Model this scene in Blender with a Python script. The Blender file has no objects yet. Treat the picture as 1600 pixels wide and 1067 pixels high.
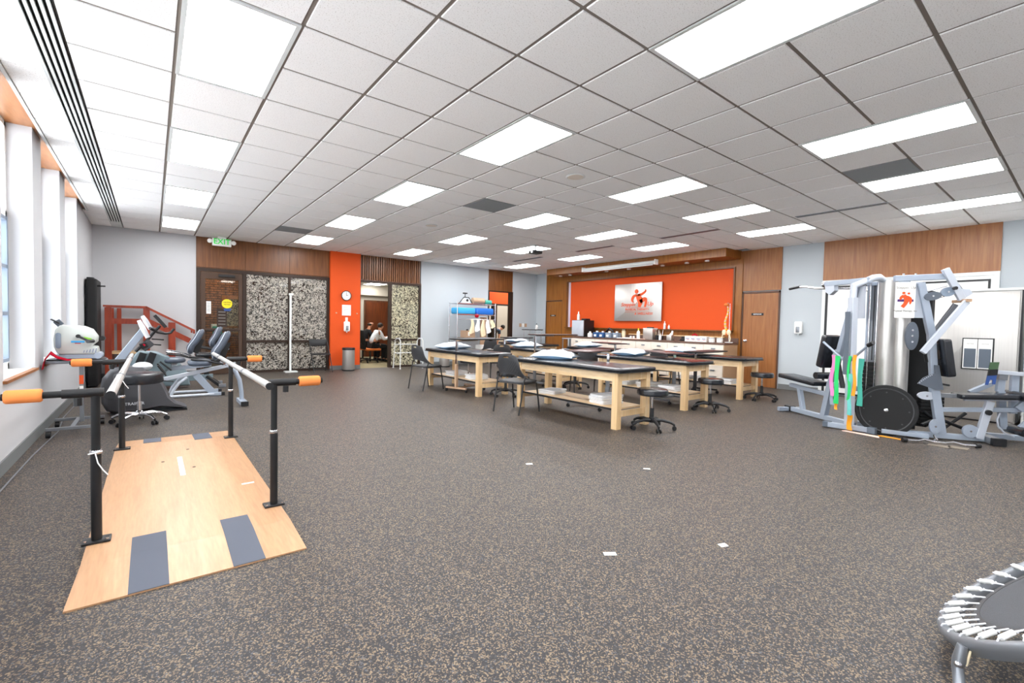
import bpy, math, random
from mathutils import Vector, Matrix, Euler
PI = math.pi
random.seed(7)
S = bpy.context.scene
COL = S.collection

# ------------------------------------------------------------ camera
cam = bpy.data.cameras.new('camera'); cam.sensor_width = 36.0; cam.sensor_fit = 'HORIZONTAL'
cam.lens = 718.96/1600*36; cam.clip_start = 0.05; cam.clip_end = 200
camo = bpy.data.objects.new('camera', cam); COL.objects.link(camo)
YAW, PITCH, ROLL, EYE = .6646, .0340, .0212, 1.25
FW = Vector((math.sin(YAW)*math.cos(PITCH), math.cos(YAW)*math.cos(PITCH), -math.sin(PITCH)))
rt = Vector((math.cos(YAW), -math.sin(YAW), 0)); up = rt.cross(FW)
RX = math.cos(ROLL)*rt+math.sin(ROLL)*up; UY = -math.sin(ROLL)*rt+math.cos(ROLL)*up
M3 = Matrix((RX, UY, -FW)).transposed()
camo.matrix_world = Matrix.Translation((0, 0, EYE)) @ M3.to_4x4()
S.camera = camo

# ------------------------------------------------------------ world, view
w = bpy.data.worlds.new('sky'); S.world = w; w.use_nodes = True
wb = w.node_tree.nodes['Background']; wb.inputs[0].default_value = (.90, .95, 1.0, 1); wb.inputs[1].default_value = 8.5
S.view_settings.view_transform = 'Standard'; S.view_settings.look = 'None'
S.view_settings.gamma = 1.0; S.view_settings.exposure = 0.14; S.view_settings.use_curve_mapping = False
PANEL = 18.0      # emission of the ceiling troffers

# ------------------------------------------------------------ colour and materials
def lin(h):
    if isinstance(h, str):
        h = h.lstrip('#'); c = [int(h[i:i+2], 16)/255 for i in (0, 2, 4)]
    else: c = h
    return tuple(x/12.92 if x <= .04045 else ((x+.055)/1.055)**2.4 for x in c)+(1,)
MATS = {}
def mat(name, col=None, rough=.5, metal=0, spec=.5, emit=0, alpha=1, coat=0):
    if name in MATS: return MATS[name]
    m = bpy.data.materials.new(name); m.use_nodes = True
    b = m.node_tree.nodes['Principled BSDF']
    b.inputs['Base Color'].default_value = lin(col)
    b.inputs['Roughness'].default_value = rough; b.inputs['Metallic'].default_value = metal
    b.inputs['Specular IOR Level'].default_value = spec
    b.inputs['Coat Weight'].default_value = coat
    if emit:
        b.inputs['Emission Color'].default_value = lin(col); b.inputs['Emission Strength'].default_value = emit
    MATS[name] = m
    return m
def nodes(m):
    nt = m.node_tree; return nt, nt.nodes, nt.links, nt.nodes['Principled BSDF']
def tint(name, c1, c2, scale=(8, 8, 8), rough=.5, metal=0, detail=4, lo=.35, hi=.65, bump=0, bscale=None, spec=.5, coat=0):
    """a surface whose colour wanders between two close tones"""
    if name in MATS: return MATS[name]
    m = mat(name, c1, rough, metal, spec, coat=coat); nt, N, L, b = nodes(m)
    tc = N.new('ShaderNodeTexCoord'); mp = N.new('ShaderNodeMapping'); mp.inputs['Scale'].default_value = scale
    nz = N.new('ShaderNodeTexNoise'); nz.inputs['Detail'].default_value = detail; nz.inputs['Scale'].default_value = 1
    cr = N.new('ShaderNodeValToRGB'); cr.color_ramp.elements[0].position = lo; cr.color_ramp.elements[1].position = hi
    cr.color_ramp.elements[0].color = lin(c1); cr.color_ramp.elements[1].color = lin(c2)
    L.new(tc.outputs['Object'], mp.inputs[0]); L.new(mp.outputs[0], nz.inputs['Vector']); L.new(nz.outputs['Fac'], cr.inputs[0])
    L.new(cr.outputs[0], b.inputs['Base Color'])
    if bump:
        n2 = N.new('ShaderNodeTexNoise'); n2.inputs['Scale'].default_value = bscale or 200
        bp = N.new('ShaderNodeBump'); bp.inputs['Strength'].default_value = bump; bp.inputs['Distance'].default_value = .003
        L.new(tc.outputs['Object'], n2.inputs['Vector']); L.new(n2.outputs['Fac'], bp.inputs['Height']); L.new(bp.outputs[0], b.inputs['Normal'])
    return m
def floor_mat():
    m = mat('speckled_rubber', '#4a4643', .5); nt, N, L, b = nodes(m)
    tc = N.new('ShaderNodeTexCoord')
    nz = N.new('ShaderNodeTexNoise'); nz.inputs['Scale'].default_value = 60
    mx = N.new('ShaderNodeMix'); mx.data_type = 'VECTOR'; mx.inputs[0].default_value = .012
    v = N.new('ShaderNodeTexVoronoi'); v.inputs['Scale'].default_value = 190
    sp = N.new('ShaderNodeSeparateColor')
    cr = N.new('ShaderNodeValToRGB'); e = cr.color_ramp; e.interpolation = 'CONSTANT'
    e.elements[0].position = 0; e.elements[0].color = lin('#262528')
    e.elements[1].position = .40; e.elements[1].color = lin('#323033')
    for p, c in ((.66, '#72624f'), (.80, '#87765f'), (.90, '#54575c'), (.95, '#373534')):
        x = e.elements.new(p); x.color = lin(c)
    L.new(tc.outputs['Object'], nz.inputs['Vector']); L.new(tc.outputs['Object'], mx.inputs[4]); L.new(nz.outputs['Color'], mx.inputs[5])
    L.new(mx.outputs[1], v.inputs['Vector']); L.new(v.outputs['Color'], sp.inputs[0]); L.new(sp.outputs[0], cr.inputs[0])
    L.new(cr.outputs[0], b.inputs['Base Color'])
    bp = N.new('ShaderNodeBump'); bp.inputs['Strength'].default_value = .15; bp.inputs['Distance'].default_value = .001
    L.new(sp.outputs[1], bp.inputs['Height']); L.new(bp.outputs[0], b.inputs['Normal'])
    b.inputs['Specular IOR Level'].default_value = .36
    return m
def wood(name, c1, c2, sc=(26, 26, 1.6), rough=.38, c3=None):
    if name in MATS: return MATS[name]
    m = mat(name, c1, rough); nt, N, L, b = nodes(m)
    tc = N.new('ShaderNodeTexCoord'); mp = N.new('ShaderNodeMapping'); mp.inputs['Scale'].default_value = sc
    nz = N.new('ShaderNodeTexNoise'); nz.inputs['Detail'].default_value = 6; nz.inputs['Scale'].default_value = 1; nz.inputs['Distortion'].default_value = .6
    cr = N.new('ShaderNodeValToRGB'); cr.color_ramp.elements[0].position = .3; cr.color_ramp.elements[1].position = .72
    cr.color_ramp.elements[0].color = lin(c1); cr.color_ramp.elements[1].color = lin(c2)
    mp2 = N.new('ShaderNodeMapping'); mp2.inputs['Scale'].default_value = (sc[0]*6, sc[1]*6, sc[2]*3)
    n2 = N.new('ShaderNodeTexNoise'); n2.inputs['Scale'].default_value = 1; n2.inputs['Detail'].default_value = 3
    mx = N.new('ShaderNodeMix'); mx.data_type = 'RGBA'; mx.blend_type = 'MULTIPLY'; mx.inputs[0].default_value = .35
    L.new(tc.outputs['Object'], mp.inputs[0]); L.new(tc.outputs['Object'], mp2.inputs[0]); L.new(mp.outputs[0], nz.inputs['Vector']); L.new(mp2.outputs[0], n2.inputs['Vector'])
    L.new(nz.outputs['Fac'], cr.inputs[0]); L.new(cr.outputs[0], mx.inputs[6]); L.new(n2.outputs['Fac'], mx.inputs[7]); L.new(mx.outputs[2], b.inputs['Base Color'])
    return m
def tile_mat():
    m = mat('mineral_fibre', '#f6f5f3', .9, spec=.1); nt, N, L, b = nodes(m)
    tc = N.new('ShaderNodeTexCoord'); v = N.new('ShaderNodeTexNoise'); v.inputs['Scale'].default_value = 130; v.inputs['Detail'].default_value = 2
    cr = N.new('ShaderNodeValToRGB'); cr.color_ramp.elements[0].position = .30; cr.color_ramp.elements[1].position = .42
    cr.color_ramp.elements[0].color = lin('#d6d3d0'); cr.color_ramp.elements[1].color = lin('#fcfbfa')
    L.new(tc.outputs['Object'], v.inputs['Vector']); L.new(v.outputs['Fac'], cr.inputs[0]); L.new(cr.outputs[0], b.inputs['Base Color'])
    return m
def glass(name, col='#ffffff', rough=0, fac=.88):
    m = bpy.data.materials.new(name); m.use_nodes = True; nt = m.node_tree; N = nt.nodes; L = nt.links
    for n in list(N): N.remove(n)
    o = N.new('ShaderNodeOutputMaterial'); t = N.new('ShaderNodeBsdfTransparent'); t.inputs[0].default_value = lin(col)
    g = N.new('ShaderNodeBsdfGlossy'); g.inputs['Roughness'].default_value = rough+.02
    x = N.new('ShaderNodeMixShader'); x.inputs[0].default_value = 1-fac
    L.new(t.outputs[0], x.inputs[1]); L.new(g.outputs[0], x.inputs[2]); L.new(x.outputs[0], o.inputs[0])
    MATS[name] = m
    return m
def etched(name, tone, sc=26):
    """clear pane carrying a squiggly frosted film"""
    m = bpy.data.materials.new(name); m.use_nodes = True; nt = m.node_tree; N = nt.nodes; L = nt.links
    b = N['Principled BSDF']; b.inputs['Base Color'].default_value = lin(tone); b.inputs['Roughness'].default_value = .6
    b.inputs['Transmission Weight'].default_value = 0
    tr = N.new('ShaderNodeBsdfTranslucent'); tr.inputs[0].default_value = lin(tone)
    a = N.new('ShaderNodeMixShader'); a.inputs[0].default_value = .55
    L.new(b.outputs[0], a.inputs[1]); L.new(tr.outputs[0], a.inputs[2])
    t = N.new('ShaderNodeBsdfTransparent'); t.inputs[0].default_value = (.55, .55, .55, 1)
    g = N.new('ShaderNodeBsdfGlossy'); g.inputs['Roughness'].default_value = .05
    c = N.new('ShaderNodeMixShader'); c.inputs[0].default_value = .06; L.new(t.outputs[0], c.inputs[1]); L.new(g.outputs[0], c.inputs[2])
    tc = N.new('ShaderNodeTexCoord'); nz = N.new('ShaderNodeTexNoise'); nz.inputs['Scale'].default_value = sc; nz.inputs['Detail'].default_value = 1.5; nz.inputs['Distortion'].default_value = 1.4
    cr = N.new('ShaderNodeValToRGB'); cr.color_ramp.elements[0].position = .50; cr.color_ramp.elements[1].position = .53
    L.new(tc.outputs['Object'], nz.inputs['Vector']); L.new(nz.outputs['Fac'], cr.inputs[0])
    x = N.new('ShaderNodeMixShader'); L.new(cr.outputs[0], x.inputs[0]); L.new(c.outputs[0], x.inputs[1]); L.new(a.outputs[0], x.inputs[2])
    L.new(x.outputs[0], N['Material Output'].inputs[0]); MATS[name] = m
    return m
mat('wall_paint', '#c2c3c6', .75, spec=.2); mat('wall_paint_cool', '#bcc3c8', .75, spec=.2)
mat('orange_paint', '#d8521c', .6, spec=.25)
mat('passage_paint', '#9c9183', .8, spec=.1); mat('beige_paint', '#b9b1a2', .8, spec=.1)
floor_mat(); tile_mat()
wood('walnut_panel', '#6d3f1d', '#8f5a2e'); wood('oak_panel', '#955a2b', '#b27642'); wood('office_wood', '#532308', '#74370f'); wood('dark_slat', '#4a2a14', '#70452a')
wood('maple', '#e9bf88', '#f6d8ac', (14, 14, 1.2)); wood('birch', '#ecc693', '#f7dcb4', (14, 1.2, 14), .35); wood('maple_flat', '#c5966e', '#d2a880', (14, 1.2, 14), .35)
wood('red_stain', '#8c2c12', '#b0431e', (14, 14, 2)); wood('soffit_wood', '#a2622f', '#c88a55', (10, 1.2, 10), .3)
wood('amber_panel', '#8c5116', '#ad6f28'); wood('amber_edge', '#6b3d12', '#87541f')
mat('baseboard_grey', '#6e7172', .6); mat('bronze', '#33241b', .45, .3); mat('bronze_light', '#4a3527', .45, .2)
mat('black_plastic', '#17181b', .45); mat('black_vinyl', '#1b1e24', .26, spec=.6); mat('slate_vinyl', '#4a5361', .4)
mat('charcoal_plastic', '#3a3b3e', .5); mat('chrome', '#d5d6da', .16, 1); mat('steel', '#cfccc8', .38, .85)
mat('silver_paint', '#a3aebd', .38, .25); mat('light_silver', '#c0c7d2', .35, .2); mat('grey_blue', '#7d8b9c', .45)
mat('white_metal', '#dde0df', .4); mat('white_plastic', '#f1f1ee', .4); mat('machine_white', '#c6ccc8', .4); mat('white_board', '#f4f5f5', .3)
mat('foam_orange', '#ec8f50', .85, spec=.1); mat('foam_grey', '#d9dbe0', .8); mat('groove', '#8a817a', .8, spec=.1)
mat('dark_slot', '#0c0c0c', .8, spec=.1); mat('grey_tile', '#8f9496', .8)
m = mat('diffuser', '#ffffff', .5, emit=PANEL)
mat('grip_tape', '#5f636d', .9, spec=.1); mat('shroud_dark', '#4c4c50', .42, .15); mat('teal_grey', '#6f8087', .45)
mat('cotton_white', '#f2f2f4', .9, spec=.1); tint('pillow_cover', '#cddcec', '#e6ebf2', (5, 5, 5), .9, spec=.1)
mat('pillow_shade_blue', '#8fb4d8', .9, spec=.1)  # bluish shade under the pillows, put into the colour of the lower shell
tint('granite', '#5b463e', '#76594b', (60, 60, 60), .35, detail=6); mat('cabinet_cream', '#e9dfd2', .5); mat('cabinet_tan', '#b89878', .55)
mat('tan_laminate', '#b9987c', .5); mat('green_led', '#1fc648', .5, emit=.45)
mat('red_cloth', '#b0162c', .85, spec=.1); mat('skin', '#c98a68', .55); mat('hair_dark', '#2b2019', .7); mat('navy_cloth', '#2c3644', .85)
mat('black_cloth', '#131417', .85); mat('white_cloth', '#eef0f4', .85); mat('mat_black', '#101113', .75)
mat('mesh_black', '#2b2d31', .7); mat('brown_laminate', '#4a3230', .3, spec=.6); mat('grey_metal', '#8b8f95', .35, .6)
mat('yellow', '#f0dd1c', .5); mat('blue', '#1c6fd0', .5); mat('sky_blue', '#38a6e0', .6); mat('paper', '#f3f3f0', .8, spec=.1)
mat('logo_orange', '#e4541c', .5); mat('purple', '#4b1f6b', .5); mat('grey_print', '#8d8a86', .7)
tint('carpet', '#8f8468', '#a89c7e', (90, 90, 90), .95, spec=.1); mat('orange_seat', '#d9712a', .7)
glass('window_glass'); glass('door_glass', '#e6e0d4', 0, .965); etched('etched_glass', '#ded9cf'); etched('etched_glass_warm', '#e6e2c8')
tint('brick_face', '#a3683c', '#6d4628', (9, 9, 9), .85); mat('mortar_light', '#7c7266', .8); mat('mortar', '#2e2119', .9)
tint('brushed', '#c4c1bd', '#cac7c3', (60, 60, .6), .36, .8)
tint('mat_grey', '#46474b', '#505257', (300, 300, 300), .8)
for n, c in (('band_green', '#22c96a'), ('band_pink', '#e78ac0'), ('band_orange', '#f2a023'), ('band_teal', '#3fa593'), ('band_grey', '#8d97a6'), ('band_aqua', '#6cc7c0')): mat(n, c, .55)
mat('rubber_dark', '#5c6672', .5); mat('pulley_grey', '#59616c', .45); mat('peach_paper', '#f0cfc0', .8)
mat('bone', '#e8d7b4', .5); mat('clear_plastic', '#dfe6e8', .15); mat('blue_box', '#1f4f86', .5); mat('lavender', '#cfc3d0', .7)
mat('green_sheet', '#3f5b3f', .6); mat('deep_blue', '#2f4f8f', .5); mat('lime', '#9ee04a', .5)
tint('dot_label', '#cfe6c8', '#5f9a62', (130, 130, 130), .6)
tint('towel', '#f2f2f2', '#e8e8ea', (20, 20, 20), .95, bump=.5, bscale=400, spec=.1)

# ------------------------------------------------------------ mesh builder
def V3(p): return Vector(p)
class MB:
    def __init__(s): s.v = []; s.f = []
    def add(s, vs, fs):
        n = len(s.v); s.v += [tuple(p) for p in vs]; s.f += [tuple(i+n for i in f) for f in fs]; return s
    def box(s, x0, x1, y0, y1, z0, z1):
        x0, x1 = sorted((x0, x1)); y0, y1 = sorted((y0, y1)); z0, z1 = sorted((z0, z1))
        return s.add([(x0,y0,z0),(x1,y0,z0),(x1,y1,z0),(x0,y1,z0),(x0,y0,z1),(x1,y0,z1),(x1,y1,z1),(x0,y1,z1)],
                     [(0,3,2,1),(4,5,6,7),(0,1,5,4),(1,2,6,5),(2,3,7,6),(3,0,4,7)])
    def loft(s, rings, caps=True, closed=True):
        n = len(rings[0]); vs = [p for r in rings for p in r]; fs = []
        for i in range(len(rings)-1):
            for j in range(n if closed else n-1):
                k = (j+1) % n
                fs.append((i*n+j, i*n+k, (i+1)*n+k, (i+1)*n+j))
        if caps: fs.append(tuple(range(n))[::-1]); fs.append(tuple((len(rings)-1)*n+j for j in range(n)))
        return s.add(vs, fs)
    def frame(s, d, up=(0, 0, 1)):
        d = V3(d).normalized(); u = V3(up)
        if abs(d.dot(u)) > .98: u = Vector((1, 0, 0)) if abs(d.x) < .9 else Vector((0, 1, 0))
        a = d.cross(u).normalized(); return a, a.cross(d).normalized()
    def bar(s, p, q, w, h=None, up=(0, 0, 1), c=.12):
        """square-section bar with chamfered edges; w across, h along up"""
        h = h or w; a, b = s.frame(V3(q)-V3(p), up); w /= 2; h /= 2; k = c*min(w, h)
        pr = [(w-k, h), (w, h-k), (w, -h+k), (w-k, -h), (-w+k, -h), (-w, -h+k), (-w, h-k), (-w+k, h)]
        return s.loft([[V3(e)+a*x+b*y for x, y in pr] for e in (p, q)])
    def tube(s, pts, r, n=10, rs=None):
        pts = [V3(p) for p in pts]; rings = []; m = len(pts); pa = None
        for i, p in enumerate(pts):
            d = (pts[min(i+1, m-1)]-pts[max(i-1, 0)])
            if pa is None: a, b = s.frame(d)
            else:
                d = d.normalized(); a = (pa-d*pa.dot(d)).normalized(); b = a.cross(d).normalized()*1
            pa = a; rr = rs[i] if rs else r
            rings.append([p+(a*math.cos(t)+b*math.sin(t))*rr for t in [2*PI*k/n for k in range(n)]])
        return s.loft(rings)
    def cyl(s, p, q, r, n=16): return s.tube([p, q], r, n)
    def lathe(s, prof, c=(0, 0, 0), n=20, axis=(0, 0, 1), caps=True):
        a, b = s.frame(axis) ; z = V3(axis).normalized(); c = V3(c)
        return s.loft([[c+z*h+(a*math.cos(t)+b*math.sin(t))*max(r, 1e-4) for t in [2*PI*k/n for k in range(n)]] for r, h in prof], caps)
    def ell(s, c, r, n=14, m=8):
        c = V3(c); rings = []
        for i in range(1, m):
            t = PI*i/m; rings.append([c+Vector((r[0]*math.sin(t)*math.cos(a), r[1]*math.sin(t)*math.sin(a), -r[2]*math.cos(t))) for a in [2*PI*k/n for k in range(n)]])
        return s.loft(rings)
    def prism(s, pts, vec):
        vec = V3(vec); a = [V3(p) for p in pts]; return s.loft([a, [p+vec for p in a]])
    def pad(s, c, hx, hy, z0, z1, r=.04, e=.015, ax=(1, 0, 0), ay=(0, 1, 0), az=(0, 0, 1), k=4, crown=0):
        """cushion: rounded rectangle in ax/ay, thickness z0..z1 along az, soft edges"""
        c, ax, ay, az = V3(c), V3(ax), V3(ay), V3(az); rings = []
        def rr(ins, z):
            X, Y, R = hx-ins, hy-ins, max(r-ins, .002); out = []
            for q, (sx, sy) in enumerate(((1, 1), (-1, 1), (-1, -1), (1, -1))):
                for i in range(k+1):
                    t = PI/2*q+PI/2*i/k; out.append(c+ax*(sx*(X-R)+R*math.cos(t))+ay*(sy*(Y-R)+R*math.sin(t))+az*z)
            return out
        for ins, z in ((e, z0), (e*.3, z0+e*.3), (0, z0+e), (0, z1-e), (e*.3, z1-e*.3), (e, z1)): rings.append(rr(ins, z))
        if crown: rings.append(rr(min(hx, hy)*.45, z1+crown))
        return s.loft(rings)
    def build(s, name, m, parent=None, loc=None, smooth=True, ang=35):
        off = Vector((0, 0, 0)); p = parent
        while p is not None: off += p.location if not p.get('_local') else Vector((0, 0, 0)); p = p.parent
        loc = V3(loc) if loc is not None else Vector((0, 0, 0))
        off = off+loc
        if parent is not None and root_of(parent).get('_local'): off = Vector((0, 0, 0))+loc
        me = bpy.data.meshes.new(name); me.from_pydata([tuple(V3(v)-off) for v in s.v], [], s.f)
        me.materials.append(MATS[m] if isinstance(m, str) else m)
        if smooth:
            me.shade_smooth(); me.set_sharp_from_angle(angle=math.radians(ang))
        o = bpy.data.objects.new(name, me); COL.objects.link(o); o.location = loc
        if parent is not None: o.parent = parent
        return o
def root_of(o):
    while o.parent is not None: o = o.parent
    return o
def T(name, label, cat, loc=(0, 0, 0), rz=0, group=None, local=False):
    """an Empty at a thing's base; local=True: its parts are given in its own frame"""
    o = bpy.data.objects.new(name, None); COL.objects.link(o); o.location = loc; o.rotation_euler = (0, 0, rz)
    o.empty_display_size = .1; o['label'] = label; o['category'] = cat
    if group: o['group'] = group
    if local: o['_local'] = 1
    return o
def tag(o, label, cat, group=None):
    o['label'] = label; o['category'] = cat
    if group: o['group'] = group
    return o
def struct(o): o['kind'] = 'structure'; return o
def copy_tree(o, parent=None):
    c = o.copy(); COL.objects.link(c); c.parent = parent
    for ch in list(o.children): copy_tree(ch, c)
    return c
def text(name, s, size, m, loc, facing, parent, shear=0, ext=.002, sx=1, align='CENTER'):
    cu = bpy.data.curves.new(name, 'FONT'); cu.body = s; cu.size = size; cu.extrude = ext; cu.shear = shear; cu.align_x = align; cu.align_y = 'CENTER'
    cu.resolution_u = 3; cu.offset = size*.012
    cu.materials.append(MATS[m]); o = bpy.data.objects.new(name, cu); COL.objects.link(o)
    n = V3(facing).normalized(); y = Vector((0, 0, 1)); x = y.cross(n)
    if parent is not None: o.parent = parent
    p = V3(loc)
    q = parent
    while q is not None: p = p-q.location; q = q.parent
    R = Matrix((x*sx, y, n)).transposed().to_4x4()
    o.matrix_basis = Matrix.Translation(p) @ R
    dg = bpy.context.evaluated_depsgraph_get(); me = bpy.data.meshes.new_from_object(o.evaluated_get(dg)); me.name = name
    r = bpy.data.objects.new('tmp', me); COL.objects.link(r); r.matrix_basis = o.matrix_basis; r.parent = parent
    bpy.data.objects.remove(o); r.name = name
    return r
def ribbon(pts, n=6):
    """closed outline of a stroke with varying width; pts = (x, y, w)"""
    P = []
    for i in range(len(pts)-1):
        p0 = pts[max(i-1, 0)]; p1 = pts[i]; p2 = pts[i+1]; p3 = pts[min(i+2, len(pts)-1)]
        for k in range(n):
            t = k/n; P.append(tuple(.5*((2*p1[j])+(-p0[j]+p2[j])*t+(2*p0[j]-5*p1[j]+4*p2[j]-p3[j])*t*t+(-p0[j]+3*p1[j]-3*p2[j]+p3[j])*t**3) for j in range(3)))
    P.append(tuple(pts[-1])); A = []; B = []
    for i, p in enumerate(P):
        a = P[max(i-1, 0)]; b = P[min(i+1, len(P)-1)]; dx, dy = b[0]-a[0], b[1]-a[1]; l = math.hypot(dx, dy) or 1
        nx, ny = -dy/l, dx/l; A.append((p[0]+nx*p[2]/2, p[1]+ny*p[2]/2)); B.append((p[0]-nx*p[2]/2, p[1]-ny*p[2]/2))
    return A, B
def stroke(mb, pts, to3, depth):
    A, B = ribbon(pts); d = V3(depth)
    rings = [[to3(*a), to3(*b), to3(*b)+d, to3(*a)+d] for a, b in zip(A, B)]
    return mb.loft(rings)

# ============================================================ SETTING
XL, XR, YB, YF, ZC = -.93, 10.80, 12.42, -2.40, 3.087
G0x, G0y, G = .1408, 3.1323, .6096
floor = struct(MB().box(XL-.5, XR+.3, YF-.1, YB+.02, -.1, 0).build('floor', 'speckled_rubber', smooth=False))
# left wall with deep window bays
OPEN = [(-1.52, -.26), (.20, 1.46), (1.92, 3.18), (3.64, 4.90), (5.36, 6.62), (7.08, 8.34), (8.80, 10.06)]
SILL, HEAD = .72, 3.12
def wall_with_openings():
    mb = MB(); D = .42
    ys = [YF]+[y for o in OPEN for y in o]+[YB+.2]
    mb.box(XL-D, XL, YF, YB+.2, 0, SILL)
    for i in range(0, len(ys), 2): mb.box(XL-D, XL, ys[i], ys[i+1], SILL, HEAD)
    mb.box(XL-D, XL, 10.06, YB+.2, HEAD-.001, 3.4)
    return mb.build('wall_left', 'wall_paint', smooth=False)
wl = struct(wall_with_openings())
MB().box(XL, XL+.012, YF, YB, 0, .11).build('baseboard_left', 'baseboard_grey', smooth=False)['kind'] = 'structure'
struct(MB().box(XL-.45, XL+.06, YF, 10.85, HEAD, HEAD+.03).build('trim_1', 'soffit_wood', smooth=False))      # wood soffit over the bays
struct(MB().box(XL+.05, XL+.075, YF, 10.85, 3.075, 3.15).build('trim_2', 'white_metal', smooth=False))
for k, (a, b) in enumerate(OPEN):
    wn = struct(bpy.data.objects.new('window_%d' % (k+1), None)); COL.objects.link(wn); wn.location = (XL-.21, (a+b)/2, SILL)
    f = MB(); x0, x1 = XL-.24, XL-.18
    for y0, y1 in ((a, a+.05), (b-.05, b)): f.box(x0, x1, y0, y1, SILL, HEAD)
    for z in (SILL, 2.20, HEAD-.05): f.box(x0, x1, a, b, z, z+.06)
    f.build('window_frame', 'white_plastic', wn, smooth=False)
    g = MB(); g.box(x0+.02, x1+.015, a+.05, a+.10, SILL+.11, 2.20); g.box(x0+.02, x1+.015, b-.10, b-.05, SILL+.11, 2.20)
    for z in (SILL+.08, 1.25, 1.70, 2.16): g.box(x0+.02, x1+.012, a+.05, b-.05, z, z+.035)
    g.box(x0+.02, x1-.01, (a+b)/2-.015, (a+b)/2+.015, SILL+.08, 2.16)
    g.build('sash', 'grey_blue', wn, smooth=False)
    MB().box(x0+.025, x0+.031, a+.05, b-.05, SILL+.05, 2.20).build('pane', 'window_glass', wn, smooth=False)
    MB().box(x0+.025, x0+.031, a+.05, b-.05, 2.26, HEAD-.05).build('pane', 'window_glass', wn, smooth=False)  # glass kept in place of a white panel, so the sky whitens it
    MB().box(XL-.18, XL-.002, a, b, SILL, SILL+.004).build('sill_top', 'white_plastic', wn, smooth=False)
    MB().box(XL-.02, XL+.025, a-.03, b+.03, SILL-.018, SILL+.006).build('window_sill', 'oak_panel', wn, smooth=False)
# front wall (behind the viewer)
struct(MB().box(XL-.5, XR+.3, YF-.12, YF, 0, 3.4).build('wall_front', 'wall_paint', smooth=False))

# ---------------- ceiling
ceil = struct(MB().box(XL-.45, XR+.3, YF-.1, 20, 3.16, 3.3).build('ceiling', 'grey_tile', smooth=False))
LX = [0, 4, 8, 11, 14]; LJ = [-7, -3, 1, 5, 9, 13]       # troffers: one column wide, rows j-1 and j
lightcells = set()
for i in LX:
    for j in LJ: lightcells |= {(i, j-1), (i, j)}
grid = MB()
for i in range(0, 19):
    x = G0x+i*G
    if x < XR: grid.box(x-.012, x+.012, YF, YB, 3.094, 3.12)
for j in range(-9, 16):
    y = G0y+j*G; grid.box(G0x-G+.06, XR, y-.012, y+.012, 3.0945, 3.12)
grid.build('grid_bars', 'groove', ceil, smooth=False)
def in_view(p, mx=60):
    d = V3(p)-Vector((0, 0, EYE)); z = d.dot(FW)
    if z < .2: return None
    x = 800+718.96*d.dot(RX)/z; y = 533.5-718.96*d.dot(UY)/z
    return z if -mx < x < 1600+mx and -mx < y < 1067+mx else None
cells = []
for i in range(-1, 18):
    for j in range(-9, 16):
        if (i, j) in lightcells: continue
        x0, y0 = G0x+i*G, G0y+j*G; x1, y1 = x0+G, y0+G
        if i == -1: x0 = -.455
        x1 = min(x1, XR); y1 = min(y1, YB); y0 = max(y0, YF)
        if x1-x0 < .05 or y1-y0 < .05: continue
        if x0 > 10.0 and 5.2 < (y0+y1)/2 < 11.1 : x1 = min(x1, 10.07) if x0 < 10.05 else x0
        if x1-x0 < .03: continue
        z = in_view(((x0+x1)/2, (y0+y1)/2, ZC)); cells.append((z if z else 99+abs(i)+abs(j), i, j, x0, x1, y0, y1))
cells.sort()
rest = MB(); std = {}
GREYT = {(6, 4), (10, -3), (3, 11)}
for n, (z, i, j, x0, x1, y0, y1) in enumerate(cells):
    e = .0135; a, b = (x1-x0)/2-e, (y1-y0)/2-e; cx, cy = (x0+x1)/2, (y0+y1)/2
    zt = ZC+random.uniform(-.0015, .0015)
    def tl(mb, cx, cy, zt): mb.loft([[(cx-a*q, cy-b*q2, zt+h), (cx-a*q, cy+b*q2, zt+h), (cx+a*q, cy+b*q2, zt+h), (cx+a*q, cy-b*q2, zt+h)] for q, q2, h in ((.992, .992, 0), (1, 1, .004), (1, 1, .02))])
    if n < 300 or (i, j) in GREYT:
        gm = 'grey_tile' if (i, j) in GREYT else 'mineral_fibre'
        key = (round(a, 3), round(b, 3), gm)
        if key not in std:
            mb = MB(); tl(mb, 0, 0, 0); o = mb.build('ceiling_tile', gm, smooth=False); std[key] = o
        else: o = std[key].copy(); COL.objects.link(o)
        o.parent = ceil; o.location = (cx, cy, zt)
        if gm == 'grey_tile': o['label'] = 'grey vent tile'
    else: tl(rest, cx, cy, zt)
o = rest.build('ceiling_tiles', 'mineral_fibre', ceil, smooth=False); o['kind'] = 'stuff'
# border strip between slot diffuser and soffit
st = MB()
y = YF
for j in range(-10, 17):
    y0, y1 = max(G0y+j*G, YF), min(G0y+(j+1)*G, YB)
    if y1 > y0: st.box(-.852, -.628, y0+.005, y1-.005, ZC, ZC+.02)
o = st.build('border_tiles', 'mineral_fibre', ceil, smooth=False)
o = MB().box(-.93, -.852, 10.87, YB, ZC, ZC+.02).build('border_tiles', 'mineral_fibre', ceil, smooth=False)
# linear slot diffuser along the window wall
sd = T('slot_diffuser', 'long white four-slot air diffuser running along the ceiling beside the windows', 'vent', (-.54, 5, ZC))
MB().box(-.625, -.46, YF, 11.75, ZC+.012, ZC+.03).build('slot_backing', 'dark_slot', sd, smooth=False)
for k in range(5):
    x = -.625+.0365*k; MB().box(x, x+.018, YF, 11.75, ZC-.003, ZC+.014).build('blade', 'white_metal', sd, smooth=False)
MB().box(-.625, -.46, 11.75, 11.79, ZC-.003, ZC+.014).build('end_cap', 'white_metal', sd, smooth=False)
MB().box(-.625, -.46, 11.79, YB, ZC, ZC+.014).build('blank_plate', 'white_metal', sd, smooth=False)
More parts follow.
